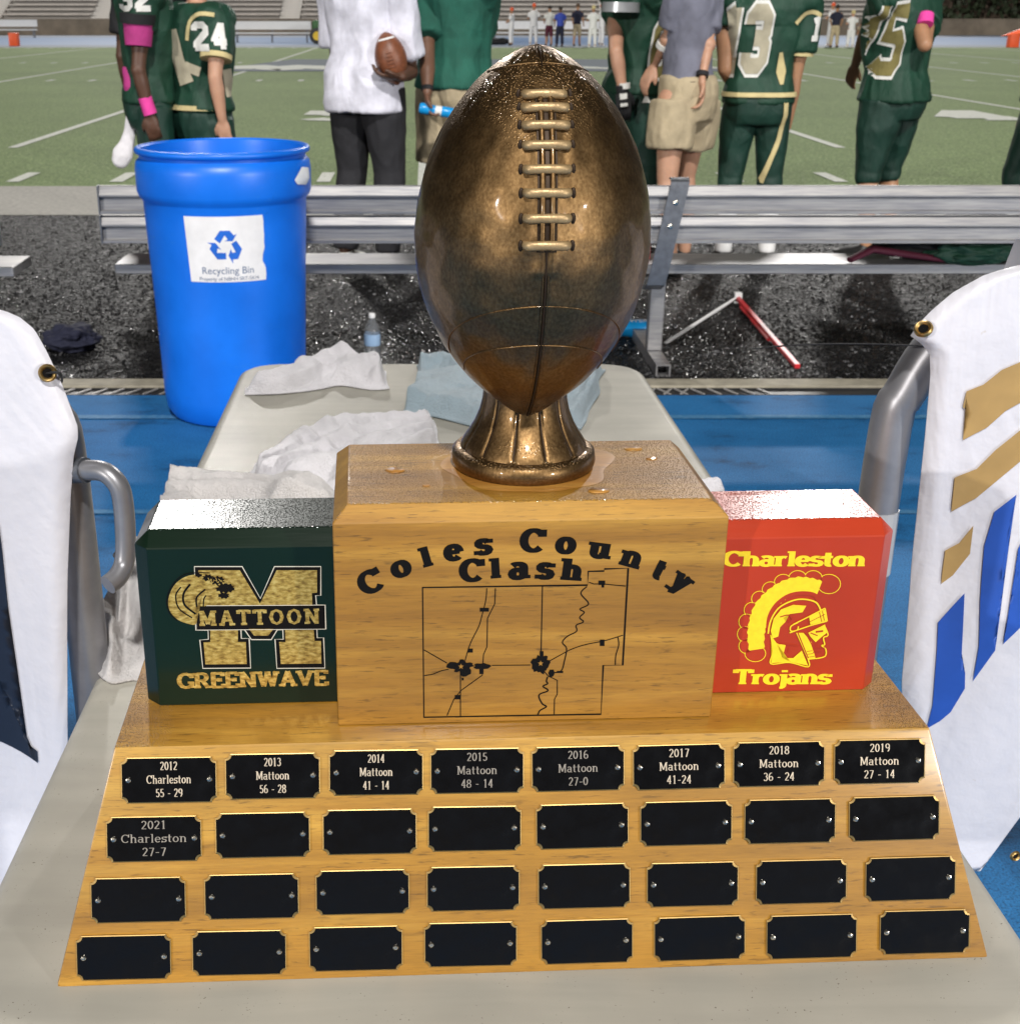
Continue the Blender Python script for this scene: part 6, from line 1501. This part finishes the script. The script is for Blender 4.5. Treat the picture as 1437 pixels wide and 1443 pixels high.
# --- player twenty four
Y = 7.3; b0 = V3(ony(287, 150, Y).x, Y, 0)
o = person('player in dark green uniform number 24 facing away behind the blue drum', b0, R(-48), 'skin_light', dict(JT, hem=.96), JP, s=.945, pads=.55, build=1.0, group=G_, girth=1.15,
    arms={1: dict(el=px3(303, 108, Y - .24), wr=px3(313, 168, Y - .22), d=V3(.15, 0, -1).normalized(), pn=V3(0, 1, 0)), -1: dict(el=px3(250, 100, Y + .28), wr=px3(262, 140, Y + .35))}, hair='hair_brown')
# make the near arm the right one: seen from behind-left
q0 = px3(295, 50, Y - .2); shell_patch(o, digit_polys('24', .128, .27, .84, .86), V3(q0.x, Y - .2, q0.z), V3(.97, .22, 0), V3(-.05, 0, 1), 'number_white', 'sleeve_number', lift=.006)
a = o['sh'][1].lerp(o['el'][1], .585); band(o, a, o['sh'][1].lerp(o['el'][1], .68), .085, .084, 'gold_trim', 'sleeve_stripe')
trim_ring(o, .975, .026, 'gold_trim', 'waist_stripe', .013)
q0 = px3(262, 82, Y); shell_patch(o, ribbon([(-.04, .15), (-.02, .0), (.02, -.12)], [.05, .075, .09]) + ribbon([(.02, -.03), (.10, -.06)], .05), V3(q0.x, Y, q0.z), V3(1, 0, 0), V3(0, 0, 1), 'number_gold', 'number')
q0 = px3(325, 112, Y); shell_patch(o, ribbon([(-.03, .06), (-.01, -.08)], [.05, .06]), V3(q0.x, Y, q0.z), V3(1, .3, 0), V3(0, 0, 1), 'number_gold', 'number')
pp = ribbon(catmull([(-.08, -.09), (-.06, .0), (.0, .04), (.08, .035)], 3), .020); q0 = px3(287, 30, Y - .1); shell_patch(o, pp, V3(q0.x, Y, q0.z), V3(1, 0, 0), V3(0, 0, 1), 'gold_trim', 'shoulder_stripe')

# --- player with pink sleeve and towel
Y = 7.25; b0 = V3(ony(212, 150, Y).x, Y + .05, 0)
o = person('player in green and black with pink sleeves and pink towel at the left', b0, R(-78), 'skin_dark', dict(JT, sleeve=.42, hem=.93), dict(JP, z=.42), s=1.02, pads=.5, build=.92, group=G_, girth=1.0,
    arms={-1: dict(el=px3(192, 104, Y + .3), wr=px3(205, 140, Y + .32)), 1: dict(el=px3(195, 98, Y - .20), wr=px3(211, 160, Y - .18), d=V3(.15, 0, -1).normalized(), pn=V3(0, 1, 0), curl=.6)})
band(o, px3(195, 34, Y - .19), px3(195, 64, Y - .20), .078, .068, 'pink_deep', 'arm_sleeve'); band(o, px3(204, 136, Y - .185), px3(212, 160, Y - .18), .036, .036, 'pink', 'wrist_band')
band(o, px3(194, 18, Y - .19), px3(194, 33, Y - .19), .094, .088, 'black_cloth', 'sleeve_cuff')
q0 = px3(190, 3, Y - .2); shell_patch(o, digit_polys('32', .11, .27, .84), V3(q0.x, Y, q0.z + .02), V3(1, 0, 0), V3(0, 0, 1), 'number_white', 'sleeve_number', lift=.006)
bm = bmesh.new(); loft(bm, [(px3(178, 92, Y - .02), V3(.022, 0, 0), V3(0, .04, 0)), (px3(188, 120, Y - .05), V3(.055, 0, 0), V3(0, .05, 0)), (px3(200, 150, Y - .05), V3(.07, 0, 0), V3(0, .05, 0)), (px3(207, 166, Y - .05), V3(.065, 0, 0), V3(0, .045, 0))], 20)
me = voxel(bm, .008, 1, lambda p: .01 * noise.noise(p * 14)); o['adopt'](link('pink_towel', me, M['pink_deep'], None, 180))
bm = bmesh.new(); L = [px3(186, 162, Y - .02), px3(183, 185, Y - .02), px3(179, 202, Y - .02), px3(173, 216, Y - .02), px3(170, 224, Y - .02)]
tube(bm, L, [.034, .034, .042, .058, .050], 16, 'round', .6); me = voxel(bm, .008, 2); o['adopt'](link('white_towel_end', me, M['towel_white'], None, 180))

# --- dark figure between them
Y = 7.75; b0 = V3(ony(236, 150, Y).x, Y, 0)
o = person('player in black between the pink sleeved player and player 24', b0, R(-20), 'skin_dark', dict(JT, mat='black_cloth', hem=.80), dict(JP, mat='jersey_pants'), s=1.03, pads=.5, build=.95, group=G_, girth=1.15)
q0 = px3(240, 102, Y); shell_patch(o, ribbon(arc(0, 0, .05, .07, 60, 300, 8), .022), V3(q0.x, Y, q0.z), V3(1, 0, 0), V3(0, 0, 1), 'number_white', 'number')
q0 = px3(245, 150, Y - .0); shell_patch(o, [[(-.10, -.09), (.08, -.09), (.08, .09), (-.10, .09)]], V3(q0.x, Y, q0.z), V3(1, 0, 0), V3(0, 0, 1), 'maroon', 'hanging_cloth', lift=.012)
band(o, px3(258, 150, Y - .26), px3(260, 168, Y - .26), .04, .04, 'pink', 'wrist_band')

# --- player cut by the right edge
Y = 7.8; b0 = V3(ony(1466, 180, Y).x, Y, 0)
o = person('player in green whose leg and white shoe just show at the right edge', b0, R(70), 'skin_tan', JT, dict(JP), s=1.0, pads=.5, group=G_, shoe='white', step=.1)

# ------------------------------------------------------------------ people far across the field
def far_person(u, v_head, v_foot, topm, botm, skinm, label, headm='hair', turn=0, shoes='white', raise_=0, dark_leg=None):
    b = onz(u, v_foot); Yd = b.y; ht = (ony(u, v_head, Yd).z); s = ht / 1.79
    e = empty('person', (b.x, Yd, 0), label=label, cat='person', group='people on the far sideline')
    c, sn = math.cos(turn), math.sin(turn); r = V3(c, sn); f = V3(-sn, c)
    P = lambda x, y, z: V3(b.x, Yd) + r * x * s + f * y * s + V3(0, 0, z * s)
    def mk(fn, mat, nm, vx=.022):
        bm = bmesh.new(); fn(bm); me = voxel(bm, vx, 1); o = link(nm, me, M[mat], None, 180); me.transform(wm(e).inverted()); o.parent = e
    def body(bm):
        ell(bm, P(0, .02, 1.66), (.08, .10, .12)); tube(bm, [P(0, 0, 1.45), P(0, 0, 1.6)], .055, 10)
        loft(bm, [(P(0, 0, z), r * a * s, f * b_ * s) for z, a, b_ in ((.85, .15, .11), (1.1, .14, .1), (1.35, .18, .12), (1.48, .12, .08))], 16)
        for q in (-1, 1):
            tube(bm, [P(q * .20, 0, 1.42), P(q * .26, .02 + raise_ * .1, 1.14), P(q * (.26 - .16 * raise_), .12 + .12 * raise_, .90 + .30 * raise_)], [.05, .042, .035], 10, 'round')
            ell(bm, P(q * (.26 - .18 * raise_), .15 + .12 * raise_, .84 + .34 * raise_), (.035, .035, .06))
            tube(bm, [P(q * .09, 0, .88), P(q * .12, .02, .50), P(q * .14, 0, .08)], [.08, .06, .045], 10, 'round'); 
    mk(body, skinm, 'body')
    def topf(bm):
        loft(bm, [(P(0, 0, z), r * a * s, f * b_ * s) for z, a, b_ in ((.92, .175, .13), (1.1, .165, .125), (1.36, .215, .145), (1.47, .17, .12), (1.51, .09, .08))], 18)
        for q in (-1, 1): tube(bm, [P(q * .17, 0, 1.42), P(q * .235, .01, 1.22)], [.085, .075], 12)
    mk(topf, topm, 'top')
    def botf(bm):
        loft(bm, [(P(0, 0, z), r * a * s, f * b_ * s) for z, a, b_ in ((.82, .17, .13), (1.0, .17, .12))], 16)
        for q in (-1, 1): tube(bm, [P(q * .09, 0, .86), P(q * .12, .02, .48), P(q * .135, 0, .42 if dark_leg else .12)], [.10, .078, .068], 12)
    mk(botf, botm, 'trousers')
    def hairf(bm): ell(bm, P(0, .0, 1.72), (.092, .108, .10))
    mk(hairf, headm, 'hair' if headm.startswith('hair') else 'helmet')
    def shoef(bm):
        for q in (-1, 1): ell(bm, P(q * .14, .06, .05), (.055, .14, .06))
    mk(shoef, shoes, 'shoe')
for a in ((685, 5, 62, 'white', 'white', 'skin_tan', 'far player in white with an orange helmet nearest the green polo', 'orange', 1.4, 'white', .3),
          (720, 10, 63, 'white', 'white', 'skin_tan', 'far player in white walking with bent arms left of the football tip', 'orange', 1.2, 'shoe_dark', .8),
          (751, 4, 63, 'white', 'white', 'skin_tan', 'far player in white with both hands at his chest above the football tip', 'orange', 0, 'white', 1.2),
          (773, 7, 64, 'number_white', 'maroon', 'skin_tan', 'far person in white shirt and maroon shorts beside the one in blue', 'hair', .4, 'shoe_dark', .6, 1),
          (788, 8, 65, 'royal', 'navy', 'skin_brown', 'far person in bright blue jacket and dark trousers', 'hair', .2, 'shoe_dark', .2),
          (812, 4, 64, 'navy', 'khaki', 'skin_tan', 'far person in dark shirt and khaki shorts right of the blue jacket', 'hair_brown', -.5, 'shoe_dark', .1, 1),
          (834, 7, 66, 'white', 'white', 'skin_tan', 'far player in white with folded arms next to the gloved player', 'gold_trim', 0, 'white', 1.1),
          (846, 5, 64, 'white', 'white', 'skin_brown', 'far player in white half hidden behind the gloved player', 'orange', -1.2, 'white', .4),
          (1168, 3, 65, 'white', 'white', 'skin_tan', 'far player in white with orange helmet behind the dark shirted man', 'orange', .8, 'white', 1.0),
          (1174, 6, 66, 'navy', 'khaki', 'skin_tan', 'far man in dark shirt and khaki trousers between players 13 and 15', 'hair', -.4, 'shoe_dark', .3),
          (1197, 14, 66, 'white', 'white', 'skin_light', 'far player in white just left of player 15', 'gold_trim', 0, 'white', .9),
          (1211, 30, 65, 'khaki', 'khaki', 'skin_tan', 'far crouching looking figure in tan tucked behind player 15', 'hair_brown', 0, 'shoe_dark', .3)): 
    far_person(*a[:7], headm=a[7], turn=a[8], shoes=a[9], raise_=a[10], dark_leg=(a[11] if len(a) > 11 else None))

# ------------------------------------------------------------------ far sideline furniture
def far_bench(u0, u1, v, label):
    a, b = onz(u0, v), onz(u1, v); Yd = a.y; e = empty('far_bench', ((a.x + b.x) / 2, Yd, 0), label=label, cat='bench', group='white benches on the far sideline')
    bm = bmesh.new(); box(bm, (a.x, Yd, .40), (b.x, Yd + .3, .46)); finish('seat_plank', bm, M['white'], e)
    bm = bmesh.new(); box(bm, (a.x, Yd + .32, .60), (b.x, Yd + .36, .98)); finish('back_plank', bm, M['white'], e)
    n = max(2, int((b.x - a.x) / 2.2))
    for k in range(n + 1):
        x = a.x + .2 + (b.x - a.x - .4) * k / n; bm = bmesh.new(); box(bm, (x - .03, Yd + .05, 0), (x + .03, Yd + .10, .40)); box(bm, (x - .03, Yd + .364, .0), (x + .03, Yd + .41, .95)); finish('leg', bm, M['alu_dark'], e)
far_bench(-80, 52, 52, 'white far bench at the left edge below the bleachers'); far_bench(328, 438, 59, 'white far bench between player 24 and the tractor'); far_bench(692, 852, 58, 'white far bench behind the far players in white')
tp = onz(446, 61); tr_ = empty('utility_tractor', (tp.x, tp.y, 0), label='small green tractor with yellow wheels on the far track by the white shirt', cat='tractor')
X_, Y_ = tp.x, tp.y
bm = bmesh.new(); box(bm, (X_ - .2, Y_ + .1, .55), (X_ + 1.5, Y_ + 1.1, 1.05), .12, 3); box(bm, (X_ + .9, Y_ + .15, 1.0), (X_ + 1.6, Y_ + 1.05, 1.5), .08, 2); finish('body', bm, M['tractor'], tr_, smooth=40)
for dx, rr0 in ((.05, .36), (1.35, .45)):
    for dy in (-.02, 1.1):
        bm = bmesh.new(); lathe(bm, [(rr0 * .55, -.10), (rr0, -.09), (rr0, .09), (rr0 * .55, .10)], 24, Matrix.Translation((X_ + dx, Y_ + dy, rr0)) @ Matrix.Rotation(R(90), 4, 'X')); wo = finish('wheel', bm, M['shoe_dark'], tr_, smooth=40)
        bm = bmesh.new(); lathe(bm, [(.03, -.11), (rr0 * .55, -.12), (rr0 * .55, .12), (.03, .11)], 18, Matrix.Translation((X_ + dx, Y_ + dy, rr0)) @ Matrix.Rotation(R(90), 4, 'X')); finish('rim', bm, M['tractor_yellow'], wo, smooth=40)
def pylon(u, v, label, s=1.0):
    p = onz(u, v); bm = bmesh.new(); box(bm, (p.x - .16 * s, p.y - .16 * s, 0), (p.x + .16 * s, p.y + .16 * s, .46 * s), .03, 2); finish('marker_block', bm, M['orange'], smooth=40, label=label, cat='sideline marker', group='orange sideline markers')
pylon(21, 64, 'orange yard marker block on the far track at the left edge', 1.2); pylon(1426, 66, 'orange yard marker block on the far track at the right edge', 1.25)
bg0 = onz(702, 62); lump('kit_bag', (bg0.x, bg0.y, .14), (.55, .25, .16), M['black_cloth'], 5, 'black kit bag on the ground behind the far player in white', 'bag', .25)
# orange pennant near the right edge
pp0 = ony(1450, 40, 10.5); bm = bmesh.new(); a, b, c = ony(1410, 50, 10.5), ony(1470, 28, 10.5), ony(1470, 40, 10.5)
n_ = V3(0, .006, 0); t1 = [bm.verts.new(q - n_) for q in (a, b, c)]; t2 = [bm.verts.new(q + n_) for q in (a, b, c)]
bm.faces.new(t1); bm.faces.new(t2[::-1])
for k in range(3): bm.faces.new((t1[k], t2[k], t2[(k + 1) % 3], t1[(k + 1) % 3]))
pe = empty('pennant', (c.x, 10.5, 0), label='orange pointed flag sticking in at the right edge', cat='flag'); finish('flag', bm, M['orange'], pe)
bm = bmesh.new(); tube(bm, [(c.x, 10.5, 0), (c.x, 10.5, b.z + .1)], .015, 8); finish('staff', bm, M['white'], pe)
